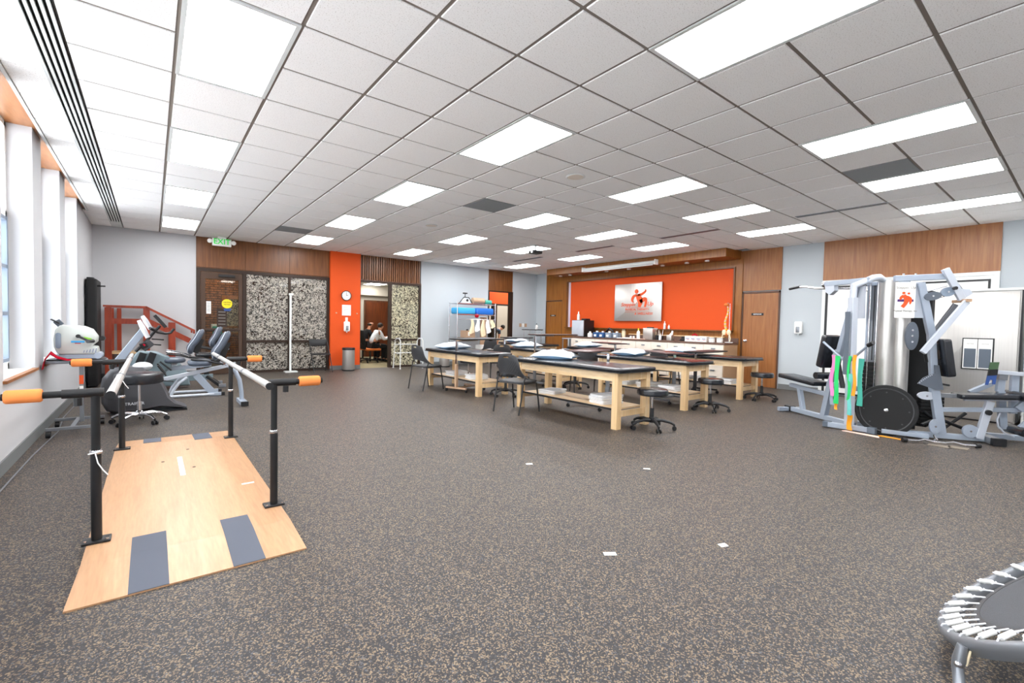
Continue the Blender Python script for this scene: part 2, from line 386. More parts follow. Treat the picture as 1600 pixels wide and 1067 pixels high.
# troffers
names = {0: 'window-side', 4: 'second', 8: 'middle', 11: 'fourth', 14: 'counter-side'}
rown = {13: 'nearest the glass partition wall', 9: 'second from the glass partition wall', 5: 'third from the glass partition wall', 1: 'fourth from the glass partition wall', -3: 'fifth from the glass partition wall', -7: 'sixth from the glass partition wall'}
proto = None
for i in LX:
    for j in LJ:
        cx, cy = G0x+(i+.5)*G, G0y+j*G
        if j == -7 and i == 14: pass
        lab = 'bright rectangular ceiling light in %s column, %s' % (names[i], rown[j])
        if proto is None:
            proto = T('ceiling_light', lab, 'light', (0, 0, 0), group='recessed ceiling lights', local=True)
            f = MB(); X, Y = G/2-.006, G-.006
            f.box(-X, -X+.028, -Y, Y, -.002, .02); f.box(X-.028, X, -Y, Y, -.002, .02); f.box(-X+.028, X-.028, -Y, -Y+.028, -.002, .02); f.box(-X+.028, X-.028, Y-.028, Y, -.002, .02)
            f.build('frame', 'white_metal', proto, smooth=False)
            MB().box(-X+.028, X-.028, -Y+.028, Y-.028, .004, .012).build('diffuser', 'diffuser', proto, smooth=False)
            o = proto
        else: o = copy_tree(proto)
        o.location = (cx, cy, ZC-.001); o['label'] = lab
# round speakers, slots, small vent, projector
for x, y, lb in ((4.08, 4.02, 'round flush ceiling speaker between the middle and fourth light rows'), (4.1, 7.74, 'small round ceiling speaker nearer the glass partition wall')):
    t = T('ceiling_speaker', lb, 'speaker', (x, y, ZC), group='flush ceiling speakers')
    MB().lathe([(.115, .0), (.12, -.004), (.105, -.012), (.1, -.008)], (x, y, ZC), 24).build('rim', 'white_metal', t)
    MB().lathe([(.1, -.004), (.098, -.011), (.05, -.014), (.0, -.015)], (x, y, ZC), 24).build('grille', 'cabinet_cream', t)
for k, (a, b) in enumerate(((1.9, 3.07), (4.35, 5.56), (6.78, 7.9), (9.17, 10.39))):
    t = T('slot_vent', 'dark narrow ceiling slot vent, %s from the far corner' % ('fourth', 'third', 'second', 'first')[k], 'vent', (8.13, (a+b)/2, ZC), group='narrow ceiling slots')
    f = MB(); f.box(8.08, 8.095, a, b, ZC-.008, ZC); f.box(8.165, 8.18, a, b, ZC-.008, ZC); f.box(8.095, 8.165, a, a+.015, ZC-.008, ZC); f.box(8.095, 8.165, b-.015, b, ZC-.008, ZC)
    f.build('frame', 'grey_metal', t, smooth=False); MB().box(8.095, 8.165, a+.015, b-.015, ZC-.004, ZC-.001).build('slot', 'bronze', t, smooth=False)
t = T('projector', 'black projector hanging from the ceiling on a short pole', 'projector', (6.85, 7.95, 2.87))
MB().pad((6.85, 7.95, 2.89), .13, .11, 0, .07, .04, .02).build('body', 'black_plastic', t)
MB().cyl((6.71, 7.92, 2.925), (6.75, 7.93, 2.925), .028).build('lens', 'chrome', t)
MB().cyl((6.85, 7.95, 2.95), (6.85, 7.95, ZC), .018).build('pole', 'white_metal', t)
MB().lathe([(.07, -.02), (.07, 0)], (6.85, 7.95, ZC), 16).build('ceiling_plate', 'white_metal', t)

# ---------------- back wall (Y = 12.42): panels, glass partition, orange column
W = 'wall_paint'
def wb_(name, x0, x1, z0, z1, m, y0=YB, y1=YB+.16): return struct(MB().box(x0, x1, y0, y1, z0, z1).build(name, m, smooth=False))
wb_('wall_back', XL-.42, .78, 0, 3.2, W)
wb_('wall_back.001', 6.27, 8.70, 0, 3.2, 'wall_paint_cool'); wb_('wall_back.002', 9.72, XR+.2, 0, 3.2, 'wall_paint_cool')
# wood header boards above the glazing, board by board
hd = struct(MB().box(.78, 3.65, YB+.02, YB+.16, 2.40, 3.2).build('wall_header', 'walnut_panel', smooth=False))
for k in range(3):
    a = .785+.955*k; MB().box(a, a+.95, YB-.005, YB+.03, 2.42, 3.087).build('panel', 'walnut_panel', hd, smooth=False)
# orange column
cl = struct(MB().box(3.65, 4.43, YB-.10, YB+.16, 0, 3.2).build('wall_column', 'orange_paint', smooth=False))
struct(MB().box(3.64, 4.44, YB-.112, YB-.08, 0, .11).build('baseboard_back', 'baseboard_grey', smooth=False))
struct(MB().box(XL, .78, YB-.012, YB, 0, .11).build('baseboard_back', 'baseboard_grey', smooth=False))
struct(MB().box(6.27, 8.7, YB-.012, YB, 0, .11).build('baseboard_back', 'baseboard_grey', smooth=False))
# slatted header
sh = struct(MB().box(4.43, 6.27, YB+.03, YB+.16, 2.40, 3.2).build('wall_header', 'dark_slat', smooth=False))
k = 0; x = 4.45
while x < 6.24:
    w_ = (.038, .052, .03)[k % 3]; MB().box(x, x+w_, YB-.015, YB+.031, 2.43, 3.087).build('slat', 'walnut_panel', sh, smooth=False); x += w_+.024; k += 1
MB().box(4.43, 6.27, YB-.02, YB+.035, 2.405, 2.432).build('rail', 'dark_slat', sh, smooth=False)
wb_('wall_header', 8.70, 9.72, 2.40, 3.2, 'walnut_panel', YB+.02)
# partition frames
def framing(name, bars, m='bronze', y0=YB-.02, y1=YB+.07):
    mb = MB()
    for a in bars: mb.box(a[0], a[1], y0, y1, a[2], a[3])
    return mb.build(name, m, smooth=False)
g1 = struct(framing('window_8', [(.78, .86, 0, 2.40), (.86, 3.65, 2.33, 2.40), (1.68, 1.76, 0, 2.33), (2.66, 2.72, 0, 2.33), (3.58, 3.65, 0, 2.33), (1.76, 3.58, 0, .06), (1.76, 2.66, .72, .78), (2.72, 3.58, .72, .78)]))
for a, b in ((1.76, 2.66), (2.72, 3.58)):
    MB().box(a, b, YB+.02, YB+.03, .78, 2.33).build('pane', 'etched_glass', g1, smooth=False)
    MB().box(a, b, YB+.02, YB+.03, .06, .72).build('pane', 'etched_glass', g1, smooth=False)
d1 = struct(framing('door_1', [(.87, .95, .01, 2.32), (1.60, 1.67, .01, 2.32), (.95, 1.60, 2.17, 2.32), (.95, 1.60, .01, .17), (.95, 1.60, .98, 1.05)], 'bronze_light'))
MB().box(.95, 1.6, YB+.02, YB+.028, 1.05, 2.17).build('pane', 'door_glass', d1, smooth=False)
MB().box(.95, 1.6, YB+.02, YB+.028, .17, .98).build('pane', 'door_glass', d1, smooth=False)
MB().bar((1.2, YB-.05, 2.25), (1.52, YB-.05, 2.25), .05, .055).build('door_closer', 'black_plastic', d1)
MB().bar((.93, YB-.06, 1.01), (1.62, YB-.06, 1.01), .03, .03).build('push_bar', 'bronze', d1)
# stickers on the door pane
t = T('warning_sticker', 'round yellow warning sticker on the glass door', 'sticker', (1.37, YB+.01, 1.62))
MB().cyl((1.37, YB+.019, 1.62), (1.37, YB+.010, 1.62), .105, 28).build('disc', 'yellow', t)
for z, s_ in ((1.65, 'CAUTION'), (1.60, 'NOTICE')): text('lettering', s_, .035, 'black_plastic', (1.37, YB+.008, z), (0, -1, 0), t, ext=.001)
tag(MB().prism([(1.3, YB+.018, 1.5), (1.38, YB+.018, 1.53), (1.46, YB+.018, 1.5), (1.43, YB+.018, 1.45), (1.32, YB+.018, 1.45)], (0, -.006, 0)).build('round_label', 'deep_blue', smooth=False), 'small blue label under the yellow sticker on the glass door', 'sticker')
t = T('door_notice', 'white paper notice at the left edge of the glass door', 'notice', (1.02, YB+.01, 1.4))
MB().box(.97, 1.06, YB+.014, YB+.018, 1.38, 1.66).build('sheet', 'paper', t, smooth=False)
for k in range(6): MB().box(.985, 1.045, YB+.0125, YB+.014, 1.61-.035*k, 1.62-.035*k).build('print_line', 'grey_print', t, smooth=False)
t = T('hours_decal', 'dark lettered decal panel on the glass door below the yellow sticker', 'sticker', (1.27, YB+.01, 1.3))
MB().box(1.17, 1.37, YB+.021, YB+.0195, 1.08, 1.5).build('film', 'bronze', t, smooth=False)
for k in range(5): MB().box(1.2, 1.34, YB+.0175, YB+.0195, 1.42-.07*k, 1.435-.07*k).build('print_line', 'grey_print', t, smooth=False)
g2 = struct(framing('window_9', [(4.43, 4.47, 0, 2.40), (4.47, 6.27, 2.35, 2.40), (5.28, 5.36, 0, 2.35), (6.20, 6.27, 0, 2.35), (5.36, 6.2, 0, .05), (5.36, 6.2, .76, .81)]))
MB().box(5.36, 6.2, YB+.02, YB+.03, .81, 2.35).build('pane', 'etched_glass_warm', g2, smooth=False)
MB().box(5.36, 6.2, YB+.02, YB+.03, .05, .76).build('pane', 'etched_glass_warm', g2, smooth=False)
d2 = struct(framing('door_2', [(8.70, 8.74, 0, 2.40), (9.57, 9.72, 0, 2.40), (8.74, 9.57, 2.36, 2.40)]))

# EXIT sign
EX, EY, EZ = 1.235, 12.10, 2.965
t = T('exit_sign', 'white exit sign with green letters and twin lamp heads by the ceiling', 'sign', (EX, EY, EZ))
MB().pad((EX, EY+.03, EZ), .182, .083, -.03, .03, .012, .006, ax=(1, 0, 0), ay=(0, 0, 1), az=(0, -1, 0)).build('housing', 'white_plastic', t)
MB().box(EX-.08, EX+.08, EY-.01, EY+.07, EZ+.083, ZC).build('canopy', 'white_plastic', t, smooth=False)
text('lettering', 'EXIT', .17, 'green_led', (EX, EY-.002, EZ+.01), (0, -1, 0), t, ext=.003, sx=.92)
for sx in (-1, 1):
    MB().lathe([(.02, 0), (.042, .01), (.05, .04), (.042, .055), (.01, .06)], (EX+sx*.225, EY+.04, EZ+.01), 16, (0, -1, 0)).build('lamp_head', 'white_plastic', t)
    MB().bar((EX+sx*.17, EY+.04, EZ+.01), (EX+sx*.21, EY+.04, EZ+.01), .02).build('bracket', 'white_plastic', t)
# things on the orange column
cy = YB-.10
t = T('wall_clock', 'round white wall clock with dark rim on the orange column', 'clock', (4.05, cy, 1.95))
MB().lathe([(.12, 0), (.13, .005), (.13, .03), (.118, .036), (.116, .02), (.116, .002)], (4.05, cy, 1.955), 32, (0, -1, 0)).build('rim', 'black_plastic', t)
MB().lathe([(.116, 0), (.116, .018), (.001, .018)], (4.05, cy, 1.955), 32, (0, -1, 0)).build('dial', 'white_plastic', t)
h = MB(); 
for k in range(12):
    a = PI/6*k; h.bar((4.05+.09*math.sin(a), cy-.02, 1.955+.09*math.cos(a)), (4.05+.102*math.sin(a), cy-.02, 1.955+.102*math.cos(a)), .006)
h.build('hour_marks', 'black_plastic', t)
MB().bar((4.05, cy-.022, 1.955), (4.048, cy-.022, 2.035), .007).build('hand', 'black_plastic', t); MB().bar((4.05, cy-.022, 1.955), (4.1, cy-.022, 1.972), .008).build('hand', 'black_plastic', t)
t = T('wall_notice', 'framed white notice sheet below the clock', 'notice', (4.06, cy, 1.43))
MB().box(3.945, 4.175, cy-.012, cy, 1.43, 1.71).build('board', 'white_plastic', t, smooth=False)
for k in range(7): MB().box(3.97, 4.07+.05*(k % 2), cy-.0135, cy-.012, 1.655-.022*k, 1.66-.022*k).build('print_line', 'grey_print', t, smooth=False)
tag(MB().box(4.035, 4.095, cy-.012, cy, 1.27, 1.38).build('switch_plate', 'white_plastic', smooth=False), 'small white wall plate above the dispenser on orange column', 'switch')
def dispenser(x, y, z, f, lab):
    t = T('soap_dispenser', lab, 'dispenser', (x, y, z), group='wall hand sanitizer dispensers'); f = V3(f); s_ = Vector((0, 0, 1)).cross(f)
    c = Vector((x, y, z))
    MB().pad(c+Vector((0, 0, .14)), .075, .13, 0, .085, .03, .02, ax=s_, ay=(0, 0, 1), az=f).build('body', 'white_plastic', t)
    MB().pad(c+Vector((0, 0, .1)), .035, .06, .08, .092, .012, .003, ax=s_, ay=(0, 0, 1), az=f).build('push_lever', 'grey_metal', t)
    MB().cyl(c+f*.05+Vector((0, 0, -.02)), c+f*.05+Vector((0, 0, .03)), .015).build('nozzle', 'clear_plastic', t)
dispenser(4.06, cy, 1.0, (0, -1, 0), 'white soap dispenser on the orange column under the notice')
for x in (3.80, 4.34): tag(MB().lathe([(.02, 0), (.02, .01), (.008, .016)], (x, cy, 1.49), 12, (0, -1, 0)).build('wall_button', 'tan_laminate'), 'small peach round button on orange column, %s the notice' % ('window side of' if x < 4 else 'opening side of'), 'button')
# bins
def bin_(x, y, r, h, lab):
    t = T('pedal_bin', lab, 'bin', (x, y, 0), group='brushed steel bins')
    MB().lathe([(r*.97, .01), (r, .02), (r, h-.06)], (x, y, 0), 28).build('body', 'brushed', t)
    MB().lathe([(r*1.02, h-.065), (r*1.03, h-.03), (r*.98, h-.005), (r*.5, h), (.001, h)], (x, y, 0), 28).build('lid', 'black_plastic', t)
    MB().lathe([(r*1.02, 0), (r*1.02, .03)], (x, y, 0), 28).build('base_ring', 'black_plastic', t)
    MB().box(x-.01, x+.07, y-r-.06, y-r+.02, .015, .03).build('pedal', 'black_plastic', t)
bin_(4.02, 12.0, .155, .6, 'tall brushed steel pedal bin in front of the orange column')
bin_(6.80, 11.9, .15, .36, 'low steel bin by the white wall behind the treatment tables')
# measuring pole
t = T('measuring_pole', 'white upright pole on a flat foot before the frosted glass', 'pole', (2.67, 12.2, 0))
MB().bar((2.67, 12.2, .02), (2.67, 12.2, 1.9), .045, .03, up=(0, 1, 0)).build('pole', 'white_metal', t)
MB().box(2.54, 2.82, 12.1, 12.3, 0, .03).build('foot', 'white_metal', t, smooth=False)
MB().box(2.63, 2.72, 12.16, 12.22, 1.88, 1.93).build('head_slide', 'white_metal', t, smooth=False)
# outlets
t = T('wall_outlets', 'row of three beige wall plates on the pale alcove wall', 'outlet', (10.1, YB, 1.3))
for x, m_ in ((10.08, 'tan_laminate'), (10.2, 'white_plastic'), (10.32, 'tan_laminate')): MB().box(x-.045, x+.045, YB-.012, YB, 1.22, 1.34).build('plate', m_, t, smooth=False)

# ---------------- rooms beyond the back wall
struct(MB().box(-1, 4.3, YB+.02, 17.2, -.1, 0).build('floor.001', 'speckled_rubber', smooth=False))
struct(MB().box(4.3, 8.0, YB+.02, 17.2, -.1, .001).build('floor.002', 'carpet', smooth=False))
struct(MB().box(8.0, 13.5, YB+.02, 17.2, -.1, 0).build('floor.003', 'carpet', smooth=False))
struct(MB().box(4.3, 8, YB+.16, 17.2, 2.62, 2.7).build('ceiling.001', 'mineral_fibre', smooth=False))
for x, y in ((5.3, 14.0), (6.2, 15.6)):
    o = T('office_light', 'bright ceiling panel inside the office, %s' % ('near the opening' if y < 15 else 'near the wooden doors'), 'light', (x, y, 2.62), group='office ceiling lights')
    MB().box(x-.3, x+.3, y-.6, y+.6, 2.612, 2.62).build('frame', 'white_metal', o, smooth=False); MB().box(x-.27, x+.27, y-.57, y+.57, 2.606, 2.612).build('diffuser', 'diffuser', o, smooth=False)
struct(MB().box(4.32, 4.44, YB+.16, 17, 0, 3.16).build('wall_office', 'beige_paint', smooth=False))
struct(MB().box(7.9, 8.0, YB+.16, 17, 0, 3.16).build('wall_office', 'beige_paint', smooth=False))
wo = struct(MB().box(4.4, 8, 16.6, 16.8, 0, 3.16).build('wall_office', 'beige_paint', smooth=False))
struct(MB().box(4.44, 7.9, 16.4, 16.6, 2.25, 2.62).build('trim_office', 'beige_paint', smooth=False))
do = struct(MB().box(6.1, 7.9, 16.56, 16.6, 0, 2.08).build('door_office', 'dark_slat', smooth=False))
for a, b in ((6.16, 6.98), (7.0, 7.82)): MB().box(a, b, 16.52, 16.56, .01, 2.02).build('leaf', 'office_wood', do, smooth=False)
# foyer: brick wall, counter door panel
fw = struct(MB().box(.2, 4.3, 17.0, 17.2, 0, 3.2).build('wall_foyer', 'mortar', smooth=False))
bk = MB(); r = 0; z = .01
while z < 3.1:
    x = .2-(r % 2)*.105
    while x < 4.2:
        d = random.uniform(-.004, .004); bk.box(max(x, .2), x+.188, 16.98+d, 17.01, z, z+.056); x += .205
    z += .073; r += 1
o = bk.build('bricks', 'brick_face', fw, smooth=False); o['kind'] = 'stuff'
struct(MB().box(-1, .2, 12.58, 17.2, 0, 3.2).build('wall_foyer.001', 'wall_paint', smooth=False))
struct(MB().box(4.2, 4.32, 12.58, 17, 0, 3.2).build('wall_foyer.002', 'beige_paint', smooth=False))
df = struct(framing('door_foyer', [(1.72, 1.82, 0, 2.0), (1.82, 2.9, 1.9, 2.0), (2.8, 2.9, 0, 1.9), (1.82, 2.8, .8, .86), (1.82, 2.8, 1.0, 1.05)], 'amber_panel', 16.9, 16.98))
MB().box(1.82, 2.8, 16.93, 16.94, 1.05, 1.9).build('pane', 'etched_glass_warm', df, smooth=False)
MB().box(1.82, 2.8, 16.93, 16.94, .86, 1.0).build('pane', 'etched_glass_warm', df, smooth=False)
o = T('foyer_fill_light', 'unseen ceiling light in the brick entry, placed to brighten the frosted panes', 'light', (2.2, 13.9, 3.15))  # unseen light, placed near the partition to brighten the etched panes
MB().box(1.9, 2.5, 13.3, 14.5, 3.11, 3.16).build('frame', 'white_metal', o, smooth=False); MB().box(1.93, 2.47, 13.33, 14.47, 3.105, 3.11).build('diffuser', 'diffuser', o, smooth=False)
o = T('foyer_fill_light', 'second unseen ceiling light, added to brighten the bricks behind the glass door', 'light', (1.6, 16.0, 3.15))  # unseen panel added so the bricks show brighter through the door
MB().box(1.3, 1.9, 15.4, 16.6, 3.11, 3.16).build('frame', 'white_metal', o, smooth=False); MB().box(1.33, 1.87, 15.43, 16.57, 3.105, 3.11).build('diffuser', 'diffuser', o, smooth=False)
# sanitizer stand in the foyer
t = T('foyer_stand', 'dark stand with a white and turquoise dispenser behind the glass door', 'dispenser', (1.5, 15.9, 0))
MB().bar((1.5, 15.9, 0), (1.5, 15.9, .85), .16, .12, up=(0, 1, 0)).build('column', 'black_plastic', t)
MB().pad((1.5, 15.84, .94), .12, .12, -.02, .1, .03, .02, ax=(1, 0, 0), ay=(0, 0, 1), az=(0, -1, 0)).build('dispenser_body', 'band_teal', t)
MB().pad((1.5, 15.9, 1.0), .14, .08, -.01, .12, .02, .01).build('dispenser_top', 'white_plastic', t)
# room past door_2
struct(MB().box(8.0, 13.5, 16.6, 16.8, 0, 3.2).build('wall_passage', 'passage_paint', smooth=False)); struct(MB().box(13.4, 13.5, 12.58, 16.8, 0, 3.2).build('wall_passage.001', 'beige_paint', smooth=False))
struct(MB().box(XR+.2, 13.5, 12.5, 12.58, 0, 3.2).build('wall_passage.002', 'beige_paint', smooth=False))
struct(MB().box(9.3, 11.6, 13.9, 14.0, 2.06, 3.1).build('wall_passage.003', 'orange_paint', smooth=False))
struct(framing('door_passage', [(9.96, 10.14, 0, 2.06), (10.14, 11.0, 2.0, 2.06)], 'bronze', 13.88, 14.02))
o = T('passage_light', 'ceiling light in the passage behind the dark door frame', 'light', (10.3, 13.2, 3.15))
MB().box(10.0, 10.6, 12.75, 13.7, 3.11, 3.16).build('frame', 'white_metal', o, smooth=False); MB().box(10.03, 10.57, 12.78, 13.67, 3.105, 3.11).build('diffuser', 'diffuser', o, smooth=False)
o = T('passage_light', 'ceiling light beyond the orange transom in the passage', 'light', (11.3, 15.3, 3.15))
MB().box(11.0, 11.6, 14.8, 15.9, 3.11, 3.16).build('frame', 'white_metal', o, smooth=False); MB().box(11.03, 11.57, 14.83, 15.87, 3.105, 3.11).build('diffuser', 'diffuser', o, smooth=False)

# ---------------- counter wall (X = 10.80)
struct(MB().box(XR, XR+.2, YF-.1, YB+.2, 0, 3.2).build('wall_right', 'wall_paint_cool', smooth=False))
struct(MB().box(XR-.012, XR, 3.5, 4.30, 0, .11).build('baseboard_right', 'baseboard_grey', smooth=False))
struct(MB().box(XR-.012, XR, 11.86, YB, 0, .11).build('baseboard_right', 'baseboard_grey', smooth=False))
def leafdoor(n, y0, y1, m, sign, knob_y):
    d = struct(MB().box(XR-.035, XR, y0, y1, .005, 2.10).build('door_%d' % n, m, smooth=False))
    f = MB(); f.box(XR-.05, XR-.0, y0-.03, y0-.004, 0, 2.14); f.box(XR-.05, XR, y1+.004, y1+.03, 0, 2.14); f.box(XR-.05, XR, y0-.03, y1+.03, 2.105, 2.14)
    f.build('door_frame', 'dark_slat', d, smooth=False)
    s_ = MB().box(XR-.042, XR-.035, sign-.13, sign+.13, 1.60, 1.655).build('door_sign', 'black_plastic', d, smooth=False)
    text('lettering', 'RESTROOM' if n == 3 else 'STORAGE', .034, 'white_plastic', (XR-.044, sign, 1.628), (-1, 0, 0), d, ext=.0008)
    if knob_y: MB().lathe([(.03, 0), (.03, .01), (.012, .015), (.012, .04), (.03, .055), (.028, .075), (.005, .08)], (XR-.035, knob_y, 1.02), 16, (-1, 0, 0)).build('door_handle', 'chrome', d)
leafdoor(3, 4.35, 5.10, 'oak_panel', 4.78, 5.02); leafdoor(4, 11.07, 11.83, 'amber_panel', 11.5, None)
struct(MB().box(XR-.035, XR, 4.31, 5.20, 2.16, 3.087).build('trim_3', 'oak_panel', smooth=False))
struct(MB().box(XR-.035, XR, 11.04, 11.87, 2.145, 3.087).build('trim_4', 'amber_panel', smooth=False))
struct(MB().box(XR-.035, XR, 1.03, 3.52, 2.30, 3.087).build('trim_5', 'oak_panel', smooth=False))
# wood surround of the orange niche
fr = MB(); fr.box(XR-.06, XR, 5.135, 5.33, 0, 2.92); fr.box(XR-.06, XR, 10.80, 11.04, 0, 2.92); fr.box(XR-.06, XR, 5.33, 10.80, 2.71, 2.92); fr.box(XR-.06, XR, 5.33, 10.8, .9, 1.24)
fr = struct(fr.build('trim_6', 'amber_panel', smooth=False))
ins = MB(); ins.box(XR-.085, XR-.06, 5.30, 5.335, 1.21, 2.74); ins.box(XR-.085, XR-.06, 10.795, 10.83, 1.21, 2.74); ins.box(XR-.085, XR-.06, 5.335, 10.795, 2.71, 2.74); ins.box(XR-.15, XR-.06, 5.30, 10.83, 1.22, 1.25)
struct(ins.build('trim_7', 'amber_edge', smooth=False))
op = struct(MB().box(XR-.02, XR-.001, 5.33, 10.70, 1.24, 2.71).build('wall_niche', 'orange_paint', smooth=False))
MB().box(XR-.019, XR-.001, 10.7, 10.8, 1.24, 2.71).build('edge_strip', 'lavender', op, smooth=False)
# bulkhead
bh = MB(); bh.box(10.07, 10.10, 5.20, 11.10, 2.90, 3.10); bh.box(10.10, XR, 5.20, 5.23, 2.90, 3.10); bh.box(10.10, XR, 11.07, 11.10, 2.9, 3.1); bh.box(10.1, XR, 5.23, 11.07, 2.90, 2.92)
struct(bh.build('trim_8', 'amber_panel', smooth=False))
for k, y in enumerate((10.8, 10.37, 8.9, 8.1, 7.04, 6.35, 5.82)):
    t = T('downlight', 'small white downlight under the wooden bulkhead, %s counting from the alcove end' % ('first', 'second', 'third', 'fourth', 'fifth', 'sixth', 'last')[k], 'light', (10.4, y, 2.87), group='downlights under the bulkhead')
    MB().lathe([(.055, .03), (.055, .008), (.045, 0), (.04, .005)], (10.4, y, 2.872), 16).build('trim_ring', 'white_plastic', t)
    MB().lathe([(.042, .02), (.042, .006), (.001, .004)], (10.4, y, 2.872), 16).build('lamp', 'cabinet_cream', t)
t = T('projection_screen', 'white roller screen tube hanging in front of the wooden bulkhead', 'screen', (9.98, 8.2, 2.88))
MB().cyl((10.0, 6.95, 2.93), (10.0, 9.45, 2.93), .05, 20).build('case', 'white_metal', t)
for y in (6.94, 9.42): MB().box(9.94, 10.07, y, y+.03, 2.87, 3.0).build('end_cap', 'white_plastic', t, smooth=False)
MB().bar((9.99, 7.05, 2.87), (9.99, 9.35, 2.87), .02).build('bottom_bar', 'white_metal', t)
# white panel closet with thin black inner edge, behind the gym
wp = struct(MB().box(XR-.03, XR, 1.05, 3.48, .06, 2.27).build('door_5', 'white_board', smooth=False))
f = MB(); f.box(XR-.05, XR, 3.46, 3.52, 0, 2.30); f.box(XR-.05, XR, 1.03, 1.09, 0, 2.30); f.box(XR-.05, XR, 1.09, 3.46, 2.24, 2.30)
f.build('door_frame', 'white_metal', wp, smooth=False)
f = MB(); f.box(XR-.045, XR-.03, 3.42, 3.46, .05, 2.18); f.box(XR-.045, XR-.03, 1.13, 1.16, .05, 2.18); f.box(XR-.045, XR-.03, 1.16, 3.42, 2.15, 2.18); f.box(XR-.045, XR-.03, 1.16, 3.42, .03, .06)
f.build('edge_strip', 'black_plastic', wp, smooth=False)
MB().box(XR-.04, XR-.03, 2.27, 2.285, .06, 2.15).build('seam', 'grey_metal', wp, smooth=False)
dispenser(XR-.0, 3.93, 1.2, (-1, 0, 0), 'white dispenser on the pale wall beside the brown door')

# ============================================================ COUNTER WITH CABINETS
X0 = 10.13
ct = T('worktop', 'long dark brown stone worktop with backsplash below the orange niche', 'worktop', (10.4, 7.5, .92))
MB().box(X0-.03, XR-.06, 5.17, 10.0, .925, .965).build('slab', 'granite', ct, smooth=False)
MB().box(XR-.085, XR-.061, 5.17, 10.0, .966, 1.07).build('backsplash', 'granite', ct, smooth=False)
for k in range(6):
    a = 5.5+.72*k; tag(MB().box(XR-.10, XR-.086, a, a+.62, 1.075, 1.10).build('ledge_strip', 'maple', smooth=False), 'pale wooden strip above the backsplash, %s from the brown door' % ('first', 'second', 'third', 'fourth', 'fifth', 'sixth')[k], 'strip', 'pale strips over the backsplash')
cab = None
for k in range(10):
    y0 = 5.2+.477*k; pos = ('first', 'second', 'third', 'fourth', 'fifth', 'sixth', 'seventh', 'eighth', 'ninth', 'tenth')[k]
    lab = 'cream drawer cabinet under the worktop, %s from the brown door end' % pos
    if cab is None:
        cab = T('drawer_cabinet', lab, 'cabinet', (0, 0, 0), group='cream cabinets under the worktop', local=True)
        MB().box(0, .62, .002, .475, .1, .92).build('body', 'cabinet_cream', cab, smooth=False)
        MB().box(.06, .6, .002, .475, 0, .1).build('toe_kick', 'black_plastic', cab, smooth=False)
        for z0, z1 in ((.74, .915), (.42, .732), (.11, .412)):
            d = MB().box(-.02, -.001, .006, .471, z0, z1).build('drawer', 'cabinet_cream', cab, smooth=False)
            zc = (z0+z1)/2+(.0 if z0 > .7 else .07)
            MB().pad((-.02, .238, zc), .05, .016, 0, .018, .006, .004, ax=(0, 1, 0), ay=(0, 0, 1), az=(-1, 0, 0)).build('handle', 'grey_metal', d)
        o = cab
    else: o = copy_tree(cab)
    o.location = (X0, y0, 0); o['label'] = lab
o = tag(MB().box(X0-.015, XR-.08, 5.182, 5.198, 0, .92).build('end_panel', 'cabinet_tan', smooth=False), 'tan end panel closing the cabinet row by the brown door', 'panel')
# stand left of the cabinets
t = T('rolling_cart', 'light grey metal cart at the far end of the counter', 'cart', (10.35, 10.25, 0))
for sx in (10.2, 10.5):
    for sy in (10.08, 10.42): MB().bar((sx, sy, .06), (sx, sy, .9), .025).build('leg', 'grey_metal', t); 
for sx in (10.2, 10.5):
    for sy in (10.08, 10.42): MB().ell((sx, sy, .03), (.03, .02, .03), 10, 6).build('caster', 'black_plastic', t)
for z in (.2, .55, .88): MB().box(10.18, 10.52, 10.06, 10.44, z, z+.025).build('shelf', 'light_silver', t, smooth=False)

# items on the counter
Z = .966
t = T('mini_fridge', 'small fridge with silver door and black side on the worktop', 'fridge', (10.35, 9.7, Z))
MB().box(10.14, 10.58, 9.48, 9.95, Z+.01, Z+.5).build('body', 'black_plastic', t, smooth=False)
MB().pad((10.14, 9.715, Z+.255), .235, .235, 0, .035, .01, .006, ax=(0, 1, 0), ay=(0, 0, 1), az=(-1, 0, 0)).build('door', 'light_silver', t)
for y in (9.52, 9.9): MB().cyl((10.2, y, Z), (10.2, y, Z+.012), .015).build('foot', 'black_plastic', t)
tag(MB().pad((10.36, 9.62, Z+.5), .11, .09, 0, .05, .02, .01).build('charger_box', 'black_plastic'), 'flat black box on top of the small fridge', 'box')
def bottle(x, y, z, r, h, body, cap, lab, grp=None, name='bottle', cat='bottle'):
    t = T(name, lab, cat, (x, y, z), group=grp)
    MB().lathe([(r*.9, 0), (r, .01), (r, h*.6), (r*.85, h*.68), (r*.35, h*.78), (r*.3, h*.84)], (x, y, z), 16).build('body', body, t)
    MB().lathe([(r*.4, h*.83), (r*.4, h*.94), (r*.25, h)], (x, y, z), 12).build('cap', cap, t)
    return t
bottle(10.25, 9.82, Z+.501, .042, .26, 'white_plastic', 'white_plastic', 'white bottle standing on top of the small fridge')
bottle(10.25, 9.33, Z, .075, .17, 'white_plastic', 'white_plastic', 'squat white tub beside the small fridge', name='tub', cat='tub')
def carry(x, y, m_, lab):
    t = T('sprayer_box', lab, 'container', (x, y, Z), group='supply boxes on the worktop')
    MB().pad((x, y, Z), .09, .095, 0, .15, .03, .015).build('body', m_, t)
    MB().box(x-.096, x-.09, y-.04, y+.04, Z+.03, Z+.09).build('label_patch', 'white_plastic', t, smooth=False)
    MB().cyl((x, y, Z+.15), (x, y, Z+.19), .035).build('cap', 'white_plastic', t)
carry(10.28, 9.08, 'blue_box', 'blue container on the worktop nearest the fridge'); carry(10.26, 8.85, 'blue_box', 'second blue container from the fridge')
